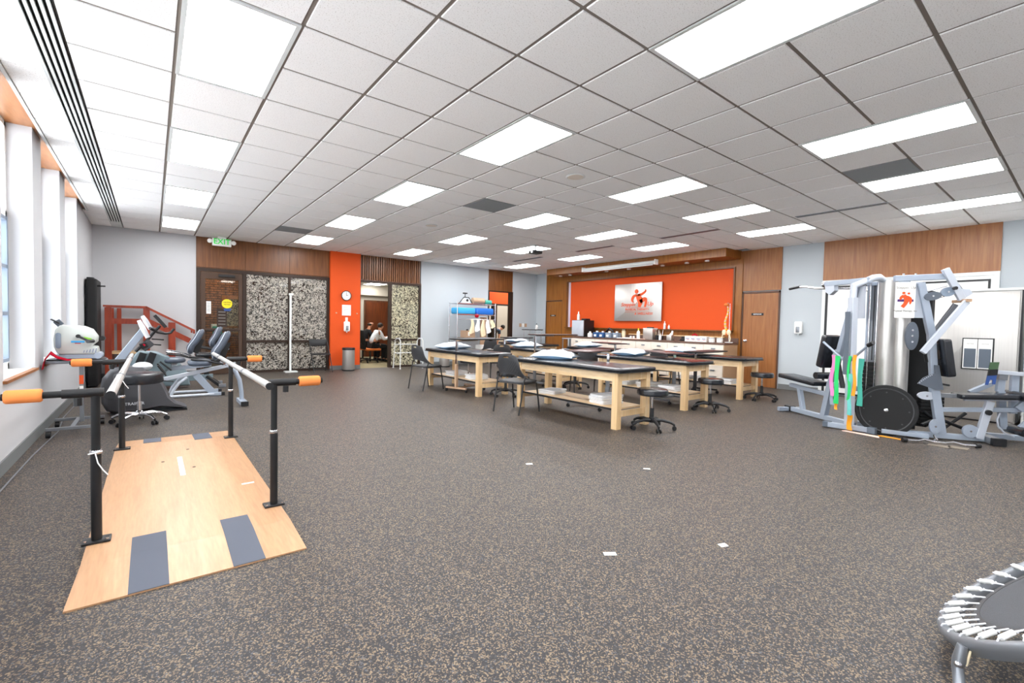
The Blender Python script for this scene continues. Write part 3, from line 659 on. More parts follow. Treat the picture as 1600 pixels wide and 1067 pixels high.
carry(10.28, 8.62, 'grey_blue', 'grey container beside the blue ones on the worktop'); carry(10.36, 8.42, 'grey_blue', 'grey container next to the stacked cups')
tag(MB().tube([(10.5, 8.95, Z+.02), (10.46, 8.9, Z+.17), (10.45, 8.78, Z+.27), (10.46, 8.66, Z+.2), (10.5, 8.6, Z+.02)], .03, 8).build('black_hose', 'black_plastic'), 'black coiled hose behind the blue containers', 'hose')
tag(MB().lathe([(.045, 0), (.06, .2), (.05, .2), (.04, .02)], (10.45, 8.25, Z), 16).build('cup_stack', 'bone'), 'pale yellow paper cups at the end of the containers', 'cup')
for k, (y, x) in enumerate(((8.2, 10.25), (8.05, 10.33), (7.95, 10.22))): tag(MB().pad((x, y, Z), .07, .1, 0, .02+.008*k, .03, .008).build('folded_cloth', 'cotton_white'), ('crumpled white cloth nearest the paper cups', 'white cloth lying in the middle of the worktop', 'white cloth nearest the worktop edge')[k], 'cloth')
t = T('supply_tray', 'pink tray with small white pots on the worktop', 'tray', (10.24, 7.7, Z))
MB().pad((10.24, 7.68, Z), .09, .24, 0, .018, .02, .005).build('tray', 'peach_paper', t)
for y in (7.84, 7.74): tag(MB().lathe([(.025, 0), (.03, .05), (.02, .06)], (10.23, y, Z+.018), 12).build('pot', 'white_plastic'), 'small white pot on the pink tray, %s' % ('nearer the fridge' if y > 7.8 else 'nearer the spray bottle'), 'pot')
bottle(10.21, 7.58, Z+.018, .045, .27, 'white_plastic', 'yellow', 'white pump bottle with yellow top beside the steel canister')
t = T('steel_dispenser', 'square steel dispenser with dark lid on the worktop', 'dispenser', (10.45, 7.36, Z))
MB().pad((10.45, 7.38, Z), .12, .15, 0, .27, .02, .01).build('body', 'brushed', t); MB().pad((10.45, 7.38, Z+.27), .125, .155, 0, .03, .02, .01).build('lid', 'white_metal', t)
MB().pad((10.45, 7.38, Z+.3), .06, .08, 0, .03, .02, .01).build('knob_plate', 'black_plastic', t)
for k, (y, h_) in enumerate(((7.14, .12), (7.02, .11))):
    t = T('utensil_cup', 'black cup of %s' % ('scissors and pens beside the steel dispenser' if k == 0 else 'markers beside the sanitizer bottle'), 'cup', (10.42, y, Z))
    MB().lathe([(.05, 0), (.055, h_), (.048, h_), (.045, .01)], (10.42, y, Z), 14).build('cup', 'black_plastic', t)
    for q in range(4): MB().cyl((10.42+.02*math.cos(q*1.6), y+.02*math.sin(q*1.6), Z+.02), (10.42+.045*math.cos(q*1.6), y+.045*math.sin(q*1.6), Z+.2+.02*q), .006, 6).build('pen', ('grey_metal', 'bone', 'black_plastic', 'white_plastic')[q], t)
bottle(10.24, 6.93, Z, .035, .17, 'clear_plastic', 'white_plastic', 'small clear pump bottle between the cups and tissue tin')
t = T('tissue_tin', 'grey metal tin with a tissue standing out', 'tin', (10.3, 6.68, Z))
MB().pad((10.3, 6.68, Z), .07, .07, 0, .14, .02, .008).build('tin', 'steel', t)
MB().prism([(10.3, 6.72, Z+.135), (10.3, 6.62, Z+.135), (10.3, 6.60, Z+.24), (10.3, 6.64, Z+.25), (10.3, 6.66, Z+.2)], (.02, 0, 0)).build('tissue', 'cotton_white', t)
t = T('tape_dispenser', 'black tape dispenser on the worktop before the white boxes', 'tape dispenser', (10.4, 6.35, Z))
MB().pad((10.4, 6.35, Z), .05, .1, 0, .05, .02, .01).build('base', 'black_plastic', t); MB().cyl((10.37, 6.37, Z+.07), (10.43, 6.37, Z+.07), .045).build('roll', 'black_plastic', t)
gb = None
for k, y in enumerate((6.16, 6.02, 5.88, 5.74)):
    t = T('glove_box', 'white supply carton on the worktop, %s in the row' % ('first', 'second', 'third', 'last beside the jars')[k], 'box', (10.3, y, Z), group='row of white cartons on the worktop')
    MB().box(10.22, 10.38, y-.066, y+.066, Z, Z+.13).build('carton', 'white_plastic', t, smooth=False)
    MB().box(10.217, 10.22, y-.05, y+.04, Z+.06, Z+.075).build('print_line', 'deep_blue', t, smooth=False); MB().box(10.217, 10.22, y-.05, y+.02, Z+.035, Z+.045).build('print_line', 'red_cloth', t, smooth=False)
tag(MB().tube([(10.3, 5.95, Z+.145), (10.28, 6.0, Z+.18), (10.3, 6.08, Z+.15)], .018, 8).build('red_strap', 'red_cloth'), 'small red strap lying on the white cartons', 'strap')
for k, y in enumerate((5.55, 5.36)):
    t = T('lidded_jar', 'white jar with grey band, %s' % ('nearer the cartons' if k == 0 else 'nearer the spine model'), 'jar', (10.24, y, Z))
    MB().lathe([(.06, 0), (.066, .01), (.066, .1), (.06, .11)], (10.24, y, Z), 18).build('jar', 'white_plastic', t); MB().lathe([(.067, .085), (.067, .1)], (10.24, y, Z), 18).build('band', 'grey_metal', t)
# anatomical spine on a stand
t = T('spine_model', 'anatomical spine and pelvis model hanging on a thin stand', 'model', (10.45, 5.35, Z))
sx_, sy_ = 10.50, 5.34
MB().lathe([(.09, 0), (.09, .015), (.01, .02)], (sx_, sy_-.06, Z), 18).build('stand_base', 'white_metal', t)
MB().tube([(sx_, sy_-.06, Z+.01), (sx_, sy_-.06, Z+.9), (sx_, sy_+.0, Z+.92), (sx_, sy_, Z+.88)], .006, 8).build('stand_rod', 'chrome', t)
for k in range(22):
    u = k/21; z = Z+.30+.55*u; y = sy_+.03*math.sin(u*6.0)+.012; r_ = .032-.016*u
    MB().lathe([(r_*.8, 0), (r_, .004), (r_*.85, .01), (r_, .016), (r_*.8, .02)], (sx_, y, z), 10).build('vertebra', 'bone' if k % 3 else 'yellow', t)
MB().lathe([(.03, 0), (.06, .02), (.055, .06), (.02, .075)], (sx_, sy_+.02, Z+.84), 14).build('skull_base', 'orange_seat', t)
for s_ in (-1, 1): MB().ell((sx_-.01, sy_+s_*.055, Z+.24), (.03, .05, .07), 12, 8).build('hip_bone', 'bone', t)
MB().ell((sx_+.01, sy_, Z+.22), (.03, .035, .07), 10, 8).build('sacrum', 'orange_seat', t)
for s_ in (-1, 1): MB().tube([(sx_-.02, sy_+s_*.08, Z+.19), (sx_-.02, sy_+s_*.1, Z+.1), (sx_-.02, sy_+s_*.09, Z+.03)], .014, 8).build('femur', 'bone', t)
# ledge bottles
bottle(10.72, 7.13, 1.251, .032, .21, 'clear_plastic', 'white_plastic', 'taller spray can on the wooden ledge under the orange wall')
bottle(10.72, 7.0, 1.251, .026, .12, 'white_plastic', 'white_plastic', 'short white bottle on the ledge beside the spray can')
tag(MB().box(XR-.075, XR-.06, 8.43, 8.53, 1.13, 1.25).build('outlet_plate', 'bone', smooth=False), 'cream outlet plate on the wooden strip above the worktop', 'outlet')

# logo panel
lg = T('logo_panel', 'brushed steel sign with an orange striding figure on the orange wall', 'sign', (10.70, 8.02, 1.46))
MB().pad((XR-.09, 8.02, 1.985), .79, .525, -.02, .012, .006, .004, ax=(0, 1, 0), ay=(0, 0, 1), az=(-1, 0, 0)).build('plate', 'brushed', lg)
f = MB(); f.box(XR-.07, XR-.022, 7.30, 8.74, 1.52, 2.45); f.build('standoff', 'black_plastic', lg, smooth=False)
def L3(px, py): return Vector((XR-.103, 8.81-(px-150)/970*1.58, 2.51-(py-172)/783*1.05))
for nm, pts in (('arm', ((650,415,46),(720,402,50),(780,365,44),(806,325,30),(786,295,8))), ('arm', ((630,412,40),(565,440,50),(535,500,48),(545,548,30),(575,562,8))),
                ('torso', ((640,405,70),(670,460,105),(700,540,110),(700,600,80),(682,665,52))), ('leg', ((700,560,70),(755,520,75),(805,500,60),(818,570,48),(800,665,36)))):
    mb = MB(); stroke(mb, pts, L3, (-.004-.0005*len(pts), 0, 0)); mb.build('figure_'+nm, 'logo_orange', lg, smooth=False)
MB().lathe([(.062, 0), (.062, .006), (.001, .006)], L3(622, 338), 24, (-1, 0, 0)).build('figure_head', 'logo_orange', lg)
def LT(s_, px, py, size, m_, sx=1, sh=.25): text('lettering', s_, size, m_, L3(px, py)-Vector((.002, 0, 0)), (-1, 0, 0), lg, shear=sh, ext=.002, sx=sx)
LT("Steppin'", 455, 610, .145, 'logo_orange', 1.15); LT('Up', 900, 605, .15, 'logo_orange', 1.1)
LT('PHYSICAL THERAPY+', 640, 715, .085, 'logo_orange', 1.0, 0); LT('& WELLNESS', 770, 805, .085, 'logo_orange', 1.25)
for py in (672, 765): MB().box(XR-.106, XR-.102, L3(380, 0).y, L3(890, 0).y, L3(0, py).z-.003, L3(0, py).z+.003).build('rule_line', 'logo_orange', lg, smooth=False)

# ============================================================ TREATMENT TABLES
def pillow(cx, cy, z, L=.62, Wd=.42, rz=0, lab='', h=.10):
    n, m = 20, 16; grid_t = []; grid_b = []; mid = []
    for i in range(n+1):
        for j in range(m+1):
            u, v = -1+2*i/n, -1+2*j/m
            pv = 1-.13*(1-abs(v)**2)*abs(u)**5; pinch = 1-.13*(1-abs(u)**2)*abs(v)**5
            H_ = ((1-abs(u)**2.4)*(1-abs(v)**2.4))**.6
            wr = .009*math.sin(u*9+v*5+cx)*H_+.007*math.sin(v*13-u*4)*H_+.004*math.sin(u*23+v*17)*H_
            x, y = u*L/2*pv, v*Wd/2*pinch; e_ = .045+.012*math.sin(u*3+cy)*math.cos(v*2)
            grid_t.append((x, y, e_+h*.72*H_+wr)); mid.append((x, y, e_-.004)); grid_b.append((x*.99, y*.99, max(.001, e_-.006-.055*H_)))
    def shell2(A, B):
        N_ = (n+1)*(m+1); fs = []
        for i in range(n):
            for j in range(m):
                a = i*(m+1)+j; fs.append((a, a+m+1, a+m+2, a+1)); fs.append((N_+a, N_+a+1, N_+a+m+2, N_+a+m+1))
            fs.append((i*(m+1)+m, (i+1)*(m+1)+m, N_+(i+1)*(m+1)+m, N_+i*(m+1)+m)); fs.append(((i+1)*(m+1), i*(m+1), N_+i*(m+1), N_+(i+1)*(m+1)))
        for j in range(m): fs.append((j, j+1, N_+j+1, N_+j)); a = n*(m+1)+j; fs.append((a+1, a, N_+a, N_+a+1))
        return MB().add(A+B, fs)
    o = shell2(grid_t, mid).build('pillow', 'pillow_cover', ang=70); o.location = (cx, cy, z+.003); o.rotation_euler = (0, 0, rz)
    bo = shell2([(x, y, q-.001) for x, y, q in mid], grid_b).build('pillow_underside', 'pillow_shade_blue', ang=70); bo.parent = o
    return tag(o, lab, 'pillow', 'white and pale blue pillows on the treatment tables')
def ttable(x, y, lab, ln=1.9, wd=.66):
    """wooden treatment table, near left corner of the leg frame at x, y"""
    t = T('treatment_table', lab, 'table', (x, y, 0), group='wooden treatment tables with black padded tops')
    lw = .085
    for a in (x, x+wd-lw):
        for b in (y, y+ln-lw): MB().prism([(a, b, 0), (a+lw, b, 0), (a+lw, b+lw, 0), (a, b+lw, 0)], (0, 0, .70)).build('leg', 'maple', t, smooth=False)
    MB().box(x+.006, x+.03, y+lw, y+ln-lw, .59, .70).build('apron', 'birch', t, smooth=False); MB().box(x+wd-.03, x+wd-.006, y+lw, y+ln-lw, .59, .70).build('apron', 'birch', t, smooth=False)
    MB().box(x+lw, x+wd-lw, y+.006, y+.03, .60, .70).build('end_apron', 'maple', t, smooth=False); MB().box(x+lw, x+wd-lw, y+ln-.03, y+ln-.006, .60, .70).build('end_apron', 'maple', t, smooth=False)
    MB().box(x+lw, x+wd-lw, y+.02, y+.045, .15, .225).build('cross_rail', 'maple', t, smooth=False); MB().box(x+lw, x+wd-lw, y+ln-.045, y+ln-.02, .15, .225).build('cross_rail', 'maple', t, smooth=False)
    MB().box(x+.05, x+wd-.05, y+lw, y+ln-lw, .226, .246).build('shelf', 'birch', t, smooth=False)
    MB().box(x+.042, x+.05, y+lw, y+ln-lw, .222, .248).build('shelf_edge', 'black_plastic', t, smooth=False); MB().box(x+wd-.05, x+wd-.042, y+lw, y+ln-lw, .222, .248).build('shelf_edge', 'black_plastic', t, smooth=False)
    MB().box(x-.04, x+wd+.04, y-.07, y+ln+.07, .701, .715).build('deck', 'black_plastic', t, smooth=False)
    MB().pad((x+wd/2, y+ln/2, .715), wd/2+.05, ln/2+.08, 0, .042, .07, .018, crown=.008).build('padded_top', 'black_vinyl', t)
    return t
TB = [(4.47, 3.60, 'nearest treatment table, wooden legs, one pillow at its far end', 1.95), (4.46, 6.62, 'wooden treatment table nearest the orange column', 1.85),
      (6.44, 3.88, 'wooden treatment table in the middle of the front row', 1.75), (8.36, 3.95, 'wooden treatment table nearest the brown door and cabinets', 1.85),
      (6.44, 6.66, 'wooden treatment table in the middle of the second row', 1.85), (8.36, 6.45, 'wooden treatment table of the second row beside the cabinets', 1.85),
      (8.36, 9.45, 'farthest treatment table, by the pale alcove wall', 1.8)]
for x, y, l, n in TB: ttable(x, y, l, n)
TT = .762
pillow(4.80, 5.06, TT, .48, .66, .5, 'plump pillow on the nearest treatment table', .13)
pillow(4.80, 8.05, TT, .60, .52, .1, 'pillow on the table nearest the orange column')
pillow(6.80, 5.20, TT, .60, .5, .15, 'pillow on the middle table of the front row')
pillow(8.68, 5.35, TT, .60, .5, .1, 'pillow on the table nearest the brown door')
pillow(6.78, 8.10, TT, .62, .5, .0, 'pillow on the middle table of the second row')
pillow(8.68, 7.95, TT, .60, .5, .1, 'pillow on the second-row table beside the cabinets')
pillow(8.68, 10.85, TT, .6, .5, .1, 'pillow on the farthest treatment table')
def towel(x, y, z, hx, hy, th, rz, lab, grp):
    rnd = random.Random(int(x*913+y*377+z*5171)); mb = MB(); n = 3; a1, a2 = rnd.uniform(0, 6), rnd.uniform(0, 6)
    for k in range(n):
        a = k*th/n; mb.pad((rnd.uniform(-.008, .008), rnd.uniform(-.006, .006), a), hx*rnd.uniform(.93, 1), hy*rnd.uniform(.93, 1), 0, th/n*.98, .03, th/n*.45, k=5, crown=.001)
    mb.v = [(p[0]*(1+.05*math.sin(p[1]*14+a1)), p[1]*(1+.06*math.sin(p[0]*12+a2)), p[2]*(.86+.13*math.sin(p[0]*9+a1)*math.cos(p[1]*11+a2))) for p in mb.v]
    o = mb.build('folded_towel', 'towel', ang=60); o.location = (x, y, z); o.rotation_euler = (0, 0, rz); return tag(o, lab, 'towel', grp)
PILES = [(4.80, 5.1, 2, 'far-end pile under the nearest table', .2), (4.80, 4.05, 4, 'near-end pile under the nearest table', -.15),
         (4.8, 7.9, 3, 'far-end pile under the table by the orange column', .1), (4.78, 7.15, 3, 'near-end pile under the table by the orange column', -.2),
         (6.72, 4.3, 3, 'near-end pile under the middle front table', .1), (6.75, 4.75, 3, 'central pile under the middle front table', -.1), (6.78, 5.25, 3, 'far-end pile under the middle front table', .1),
         (8.62, 4.35, 3, 'near-end pile under the table by the brown door', .1), (8.66, 4.8, 3, 'central pile under the table by the brown door', -.1), (8.66, 5.24, 2, 'far-end pile under the table by the brown door', .0),
         (6.75, 8.0, 3, 'far-end pile under the middle second-row table', .1), (6.75, 7.2, 2, 'near-end pile under the middle second-row table', -.1)]
ordn = ['lowest', 'second', 'third', 'topmost']
for x, y, n, where, a in PILES:
    z = .2465
    for k in range(n):
        th = .030; nm = 'topmost' if k == n-1 else ordn[k]
        towel(x+random.uniform(-.01, .01), y, z, .19, .15, th, a+random.uniform(-.12, .12), 'white towel, %s of the %s' % (nm, where), 'folded white towels on the table shelves'); z += th*.99+.0005

# ============================================================ STOOLS
def stool(x, y, z, lab, r=.19, chrome=False, rz=.3, name='rolling_stool', th=.085):
    t = T(name, lab, 'stool', (x, y, 0), rz, 'round black rolling stools', local=True)
    base = 'chrome' if chrome else 'black_plastic'
    for k in range(5):
        a = 2*PI*k/5; c, s_ = math.cos(a), math.sin(a); R_ = .27
        MB().tube([(c*.02, s_*.02, .105), (c*.12, s_*.12, .115), (c*.22, s_*.22, .095), (c*R_, s_*R_, .068)], .02, 8, [.024, .021, .017, .014]).build('base_arm', base, t)
        cb = MB()
        for q in (-1, 1): cb.cyl((c*R_-s_*.012*q, s_*R_+c*.012*q, .026), (c*R_-s_*.026*q, s_*R_+c*.026*q, .026), .026, 12)
        cb.cyl((c*R_, s_*R_, .03), (c*R_, s_*R_, .075), .009, 8)
        cb.build('caster', 'black_plastic' if not chrome else 'black_plastic', t)
    MB().lathe([(.035, .08), (.035, .14), (.026, .15), (.024, .26)], (0, 0, 0), 16).build('column', base, t)
    MB().cyl((0, 0, .25), (0, 0, z-th), .013).build('piston', 'chrome', t)
    MB().lathe([(.05, z-th-.012), (.09, z-th+.005)], (0, 0, 0), 16).build('seat_plate', 'black_plastic', t)
    MB().lathe([(r*.9, z-th), (r*.98, z-th+.01), (r, z-th+.03), (r*.985, z-th*.55), (r, z-.03), (r*.97, z-.012), (r*.9, z-.002), (r*.6, z+.002), (.001, z+.003)], (0, 0, 0), 36).build('seat', 'black_vinyl', t)
    return t
stool(4.93, 3.42, .505, 'black rolling stool at the near end of the nearest treatment table')
o = stool(6.84, 3.70, .50, 'black rolling stool at the near end of the middle front table', rz=.1)
stool(8.70, 3.74, .50, 'black rolling stool by the table nearest the brown door', rz=.6)
stool(4.97, 6.50, .44, 'black rolling stool in front of the table by the orange column', rz=.9, r=.17)
stool(6.86, 6.62, .55, 'black rolling stool at the near end of the middle second-row table', rz=.5)
t = stool(-.12, 7.02, .60, 'large black stool with chrome five-star base beside the exercise machines', .235, True, .25, th=.125)
MB().tube([(.1, 0, .52), (.2, -.02, .49), (.33, -.04, .47)], .007, 6).build('height_lever', 'black_plastic', t)
stool(5.75, 8.95, .46, 'chrome-legged stool behind the table by the orange column', .2, True, .4)

# ============================================================ OVERBED TRAY TABLES
def tray(px, py, z, tx, ty, ln, wd, rz, lab, m_='brown_laminate', post='grey_metal', bx=0):
    """post stands at px, py; the top is centred at tx, ty and turned by rz; the wheeled base lies beneath the top"""
    t = T('overbed_table', lab, 'table', (px, py, 0), group='wheeled overbed tables')
    c, s_ = math.cos(rz), math.sin(rz)
    MB().pad((tx, ty, z-.018), ln/2, wd/2, 0, .02, .03, .006, ax=(c, s_, 0), ay=(-s_, c, 0)).build('table_top', m_, t)
    MB().pad((tx, ty, z-.024), ln/2-.01, wd/2-.01, 0, .0055, .03, .002, ax=(c, s_, 0), ay=(-s_, c, 0)).build('edge_band', 'black_plastic', t)
    MB().bar((px, py, .08), (px, py, .52), .055, .045, up=(c, s_, 0)).build('lower_post', post, t)
    MB().bar((px, py, .52), (px, py, z-.04), .04, .032, up=(c, s_, 0)).build('upper_post', 'chrome', t)
    MB().bar((px, py, z-.034), (tx, ty, z-.034), .035, .02).build('top_bracket', post, t)
    e = Vector((tx-px, ty-py, 0)); e = e.normalized() if e.length > .05 else Vector((c, s_, 0)); sd_ = Vector((-e.y, e.x, 0)); p = Vector((px, py, 0))
    MB().bar(p+Vector((0, 0, .07)), p+e*.55+Vector((0, 0, .07)), .035, .03).build('base_spine', post, t)
    for q in (0, .55):
        a, b = p+e*q+sd_*.24, p+e*q-sd_*.24
        MB().bar(a+Vector((0, 0, .072)), b+Vector((0, 0, .072)), .04, .03).build('base_bar', post, t)
        for cc in (a, b):
            m2 = MB(); m2.cyl(cc+Vector((-.012, 0, .027)), cc+Vector((.012, 0, .027)), .027, 12); m2.cyl(cc+Vector((0, 0, .03)), cc+Vector((0, 0, .06)), .008, 6); m2.build('caster', 'black_plastic', t)
tray(4.46, 7.35, .985, 5.05, 7.55, 1.1, .4, .12, 'dark overbed table standing over the table by the orange column', 'black_plastic', 'tan_laminate')
tray(5.50, 4.62, .895, 5.42, 4.95, .85, .42, .35, 'brown overbed table reaching over the nearest treatment table')
tray(6.34, 7.30, 1.085, 6.95, 7.40, 1.2, .4, 0.05, 'tallest overbed table, brown top above the middle second-row table')
tray(6.32, 8.35, .99, 6.68, 8.35, .75, .35, 0, 'thin black overbed table behind the tallest one', 'black_plastic')
tray(8.26, 6.75, .905, 8.45, 7.1, .95, .35, 1.35, 'overbed table at the near end of the second-row table beside the cabinets')
tray(7.28, 4.62, .86, 6.95, 4.6, .95, .42, 1.0, 'brown overbed table over the middle front table')
tray(8.20, 4.75, .83, 8.75, 4.85, 1.2, .4, .1, 'low black overbed table over the table nearest the brown door', 'black_plastic', 'black_plastic')
t = T('bottle_stand', 'tall narrow chrome stand with a dark shelf by the alcove wall', 'stand', (10.2, 11.9, 0))
MB().pad((10.2, 11.9, 1.12), .32, .2, 0, .025, .03, .005).build('top_shelf', 'black_plastic', t)
MB().pad((10.2, 11.9, .6), .3, .18, 0, .02, .03, .005).build('shelf', 'grey_metal', t)
for a in (-.26, .26):
    for b in (-.15, .15): MB().cyl((10.2+a, 11.9+b, 0), (10.2+a, 11.9+b, 1.12), .012).build('leg', 'chrome', t)
bottle(10.38, 11.9, 1.146, .045, .2, 'white_plastic', 'black_plastic', 'white pump bottle with black top on the tall chrome stand')

# ============================================================ STACKING CHAIRS
chair_proto = None
def chair(x, y, rz, lab):
    global chair_proto
    if chair_proto is None:
        t = T('stacking_chair', lab, 'chair', (0, 0, 0), 0, 'black stacking chairs around the tables', local=True)
        # faces +X. Back shell: curved plate, wide at the hips, with a hand hole near the top
        mb = MB(); nu, nv = 14, 10; vs = []; fs = []
        def bp(u, v, off):
            q = (1-v)**3.2; hw = .19+.08*q-.03*max(0, v-.75)/.25
            x = -.255+.045*(1-v)+u*u*(.05+.15*q); zb = .575-.10*abs(u)**1.8; zt = .85-.035*abs(u)**3
            return (x-off, u*hw, zb+(zt-zb)*v)
        for off in (0, .018):
            for j in range(nv+1):
                for i in range(nu+1): vs.append(bp(-1+2*i/nu, j/nv, off))
        N_ = (nu+1)*(nv+1)
        hole = lambda i, j: j == nv-2 and nu/2-1.6 < i+.5 < nu/2+1.6
        for j in range(nv):
            for i in range(nu):
                a = j*(nu+1)+i
                if hole(i, j): 
                    continue
                fs.append((a, a+1, a+nu+2, a+nu+1)); fs.append((N_+a, N_+a+nu+1, N_+a+nu+2, N_+a+1))
        for i in range(nu):
            fs.append((i+1, i, N_+i, N_+i+1)); a = nv*(nu+1)+i; fs.append((a, a+1, N_+a+1, N_+a))
        for j in range(nv): a = j*(nu+1); fs.append((a, a+nu+1, N_+a+nu+1, N_+a)); b = a+nu; fs.append((b+nu+1, b, N_+b, N_+b+nu+1))
        mb.add(vs, fs); mb.build('backrest', 'charcoal_plastic', t, ang=60)
        dm = MB()
        for j in range(9):
            for i in range(-6, 7):
                u = i/7.5+(j % 2)*.06; v = .14+.068*j
                if abs(u) > .85: continue
                p = V3(bp(u, v, -.0005)); q = V3(bp(u, v, -.002)); dm.cyl(p, q, .0055, 6)
                p = V3(bp(u, v, .0185)); q = V3(bp(u, v, .0200)); dm.cyl(p, q, .0055, 6)
        o = dm.build('perforations', 'mat_black', t); o['kind'] = 'stuff'
        MB().pad((.03, 0, .435), .225, .225, 0, .03, .09, .012, crown=.002).build('seat', 'charcoal_plastic', t)
        for sy in (-1, 1):
            MB().tube([(-.23, sy*.235, .0), (-.19, sy*.24, .2), (-.15, sy*.24, .43), (-.13, sy*.25, .50), (-.12, sy*.245, .55)], .0115, 8).build('rear_leg', 'black_plastic', t)
            MB().tube([(.25, sy*.24, .0), (.21, sy*.235, .25), (.18, sy*.225, .425), (.10, sy*.215, .432), (-.15, sy*.225, .43)], .0115, 8).build('front_leg', 'black_plastic', t)
        MB().tube([(-.13, -.22, .428), (-.13, .22, .428)], .01, 8).build('cross_tube', 'chrome', t)
        chair_proto = t; o = t
    else: o = copy_tree(chair_proto)
    o.location = (x, y, 0); o.rotation_euler = (0, 0, rz); o['label'] = lab
    return o
chair(4.16, 7.99, .15, 'black perforated chair left of the table by the orange column')
chair(4.19, 5.22, .22, 'black chair between the two left tables, back to the viewer')
chair(6.08, 8.12, .95, 'black chair between the two middle tables, seen over the nearest chair')
chair(7.95, 11.2, 1.0, 'farthest black chair, below the bending person')
chair(6.50, 6.02, .95, 'black chair seen under the brown overbed table behind the nearest treatment table')
chair(8.05, 5.35, .1, 'black chair standing beside the table nearest the cabinets')
# folding chair by the frosted glass
t = T('folding_chair', 'dark metal folding chair in front of the frosted glass beside the orange column', 'chair', (3.36, 12.0, 0))
x, y = 3.32, 11.98
MB().pad((x, y+.02, .43), .21, .2, 0, .03, .06, .01).build('seat', 'black_plastic', t)
MB().pad((x, y+.24, .72), .2, .09, -.012, .012, .04, .008, ax=(1, 0, 0), ay=(0, .12, .99), az=(0, -.99, .12)).build('backrest', 'black_plastic', t)
for s_ in (-1, 1):
    MB().tube([(x+s_*.22, y-.26, 0), (x+s_*.22, y-.02, .42), (x+s_*.21, y+.28, .84)], .011, 8).build('front_leg', 'black_plastic', t)
    MB().tube([(x+s_*.2, y+.3, 0), (x+s_*.2, y+.0, .43)], .011, 8).build('rear_leg', 'black_plastic', t)
MB().cyl((x-.2, y+.25, .08), (x+.2, y+.25, .08), .009).build('stretcher', 'black_plastic', t)
MB().cyl((x-.22, y-.22, .08), (x+.22, y-.22, .08), .009).build('stretcher', 'black_plastic', t)
# walking frame
t = T('walking_frame', 'white aluminium walking frame by the frosted glass and white wall', 'walker', (5.8, 12.0, 0))
for s_, x in ((0, 5.36), (1, 6.04)):
    f = MB().tube([(x-.02, 11.75, .0), (x, 11.78, .5), (x+.01, 11.82, .78), (x+.01, 11.9, .83), (x+.01, 12.06, .83), (x, 12.14, .78), (x-.02, 12.2, .0)], .014, 8).build('side_frame', 'white_metal', t)
    MB().cyl((x, 11.79, .42), (x, 12.16, .42), .01).build('side_rail', 'white_metal', t)
    MB().cyl((x-.02, 12.2, 0), (x-.02, 12.2, .03), .02).build('foot_tip', 'foam_grey', t); MB().cyl((x-.02, 11.75, 0), (x-.02, 11.75, .03), .02).build('foot_tip', 'foam_grey', t)
    MB().cyl((x+.01, 11.88, .832), (x+.01, 12.08, .832), .019).build('grip', 'foam_grey', t)
for z in (.42, .66): MB().cyl((5.36, 12.17, z), (6.04, 12.17, z), .012).build('cross_bar', 'white_metal', t)

# ============================================================ WIRE RACK
t = T('wire_rack', 'tall chrome wire rack against the white wall holding cushions', 'rack', (7.7, 11.85, 0))
rx0, rx1, ry0, ry1 = 7.05, 8.42, 11.62, 12.08
for x in (rx0, rx1):
    for y in (ry0, ry1): MB().cyl((x, y, 0), (x, y, 1.93), .014).build('post', 'chrome', t)
for z in (.5, .86, 1.56, 1.88):
    f = MB(); f.bar((rx0, ry0, z), (rx1, ry0, z), .01, .02); f.bar((rx0, ry1, z), (rx1, ry1, z), .01, .02); f.bar((rx0, ry0, z), (rx0, ry1, z), .01, .02); f.bar((rx1, ry0, z), (rx1, ry1, z), .01, .02)
    for k in range(1, 12): f.bar((rx0, ry0+.0385*k, z), (rx1, ry0+.0385*k, z), .005)
    f.build('wire_shelf', 'chrome', t, smooth=False)
MB().cyl((rx0, ry0, 1.42), (rx1, ry0, 1.42), .008).build('hook_rail', 'chrome', t)
MB().box(rx1-.25, rx1-.02, ry1-.02, ry1, .05, 1.5).build('side_board', 'tan_laminate', t, smooth=False)
def cushion(x0, x1, z, h_, m_, lab): tag(MB().pad(((x0+x1)/2, 11.85, z), (x1-x0)/2, .2, 0, h_, .06, .04).build('foam_cushion', m_), lab, 'cushion')
cushion(7.07, 7.72, 1.572, .19, 'sky_blue', 'light blue foam cushion on the upper rack shelf'); cushion(7.76, 8.40, 1.572, .2, 'blue', 'royal blue cushion on the upper rack shelf by the door frame')
tag(MB().cyl((7.72, 11.85, 1.99), (8.12, 11.85, 1.99), .095, 20).build('bolster', 'tan_laminate'), 'beige bolster roll on top of the wire rack', 'bolster')
tag(MB().cyl((8.17, 11.85, 1.965), (8.40, 11.85, 1.965), .072, 20).build('bolster', 'band_teal'), 'green roll on top of the wire rack', 'bolster')
t = T('traction_device', 'black and white folding frame device standing on top of the rack', 'device', (7.45, 11.8, 1.9))
MB().tube([(7.22, 11.8, 1.90), (7.38, 11.8, 2.08), (7.55, 11.8, 2.08), (7.68, 11.8, 1.90)], .014, 8).build('frame', 'black_plastic', t)
MB().pad((7.46, 11.82, 1.91), .14, .015, 0, .12, .01, .004).build('plate', 'white_plastic', t); MB().cyl((7.5, 11.79, 1.99), (7.5, 11.81, 1.99), .04).build('dial', 'black_plastic', t)
MB().cyl((7.42, 11.8, 2.08), (7.42, 11.8, 2.2), .012).build('stem', 'black_plastic', t); MB().pad((7.42, 11.8, 2.18), .07, .03, 0, .035, .01, .005).build('head', 'black_plastic', t)
tag(MB().ell((7.76, 11.66, 1.53), (.07, .05, .06)).build('red_strap', 'red_cloth'), 'small red bundle hanging between the blue cushions', 'strap')
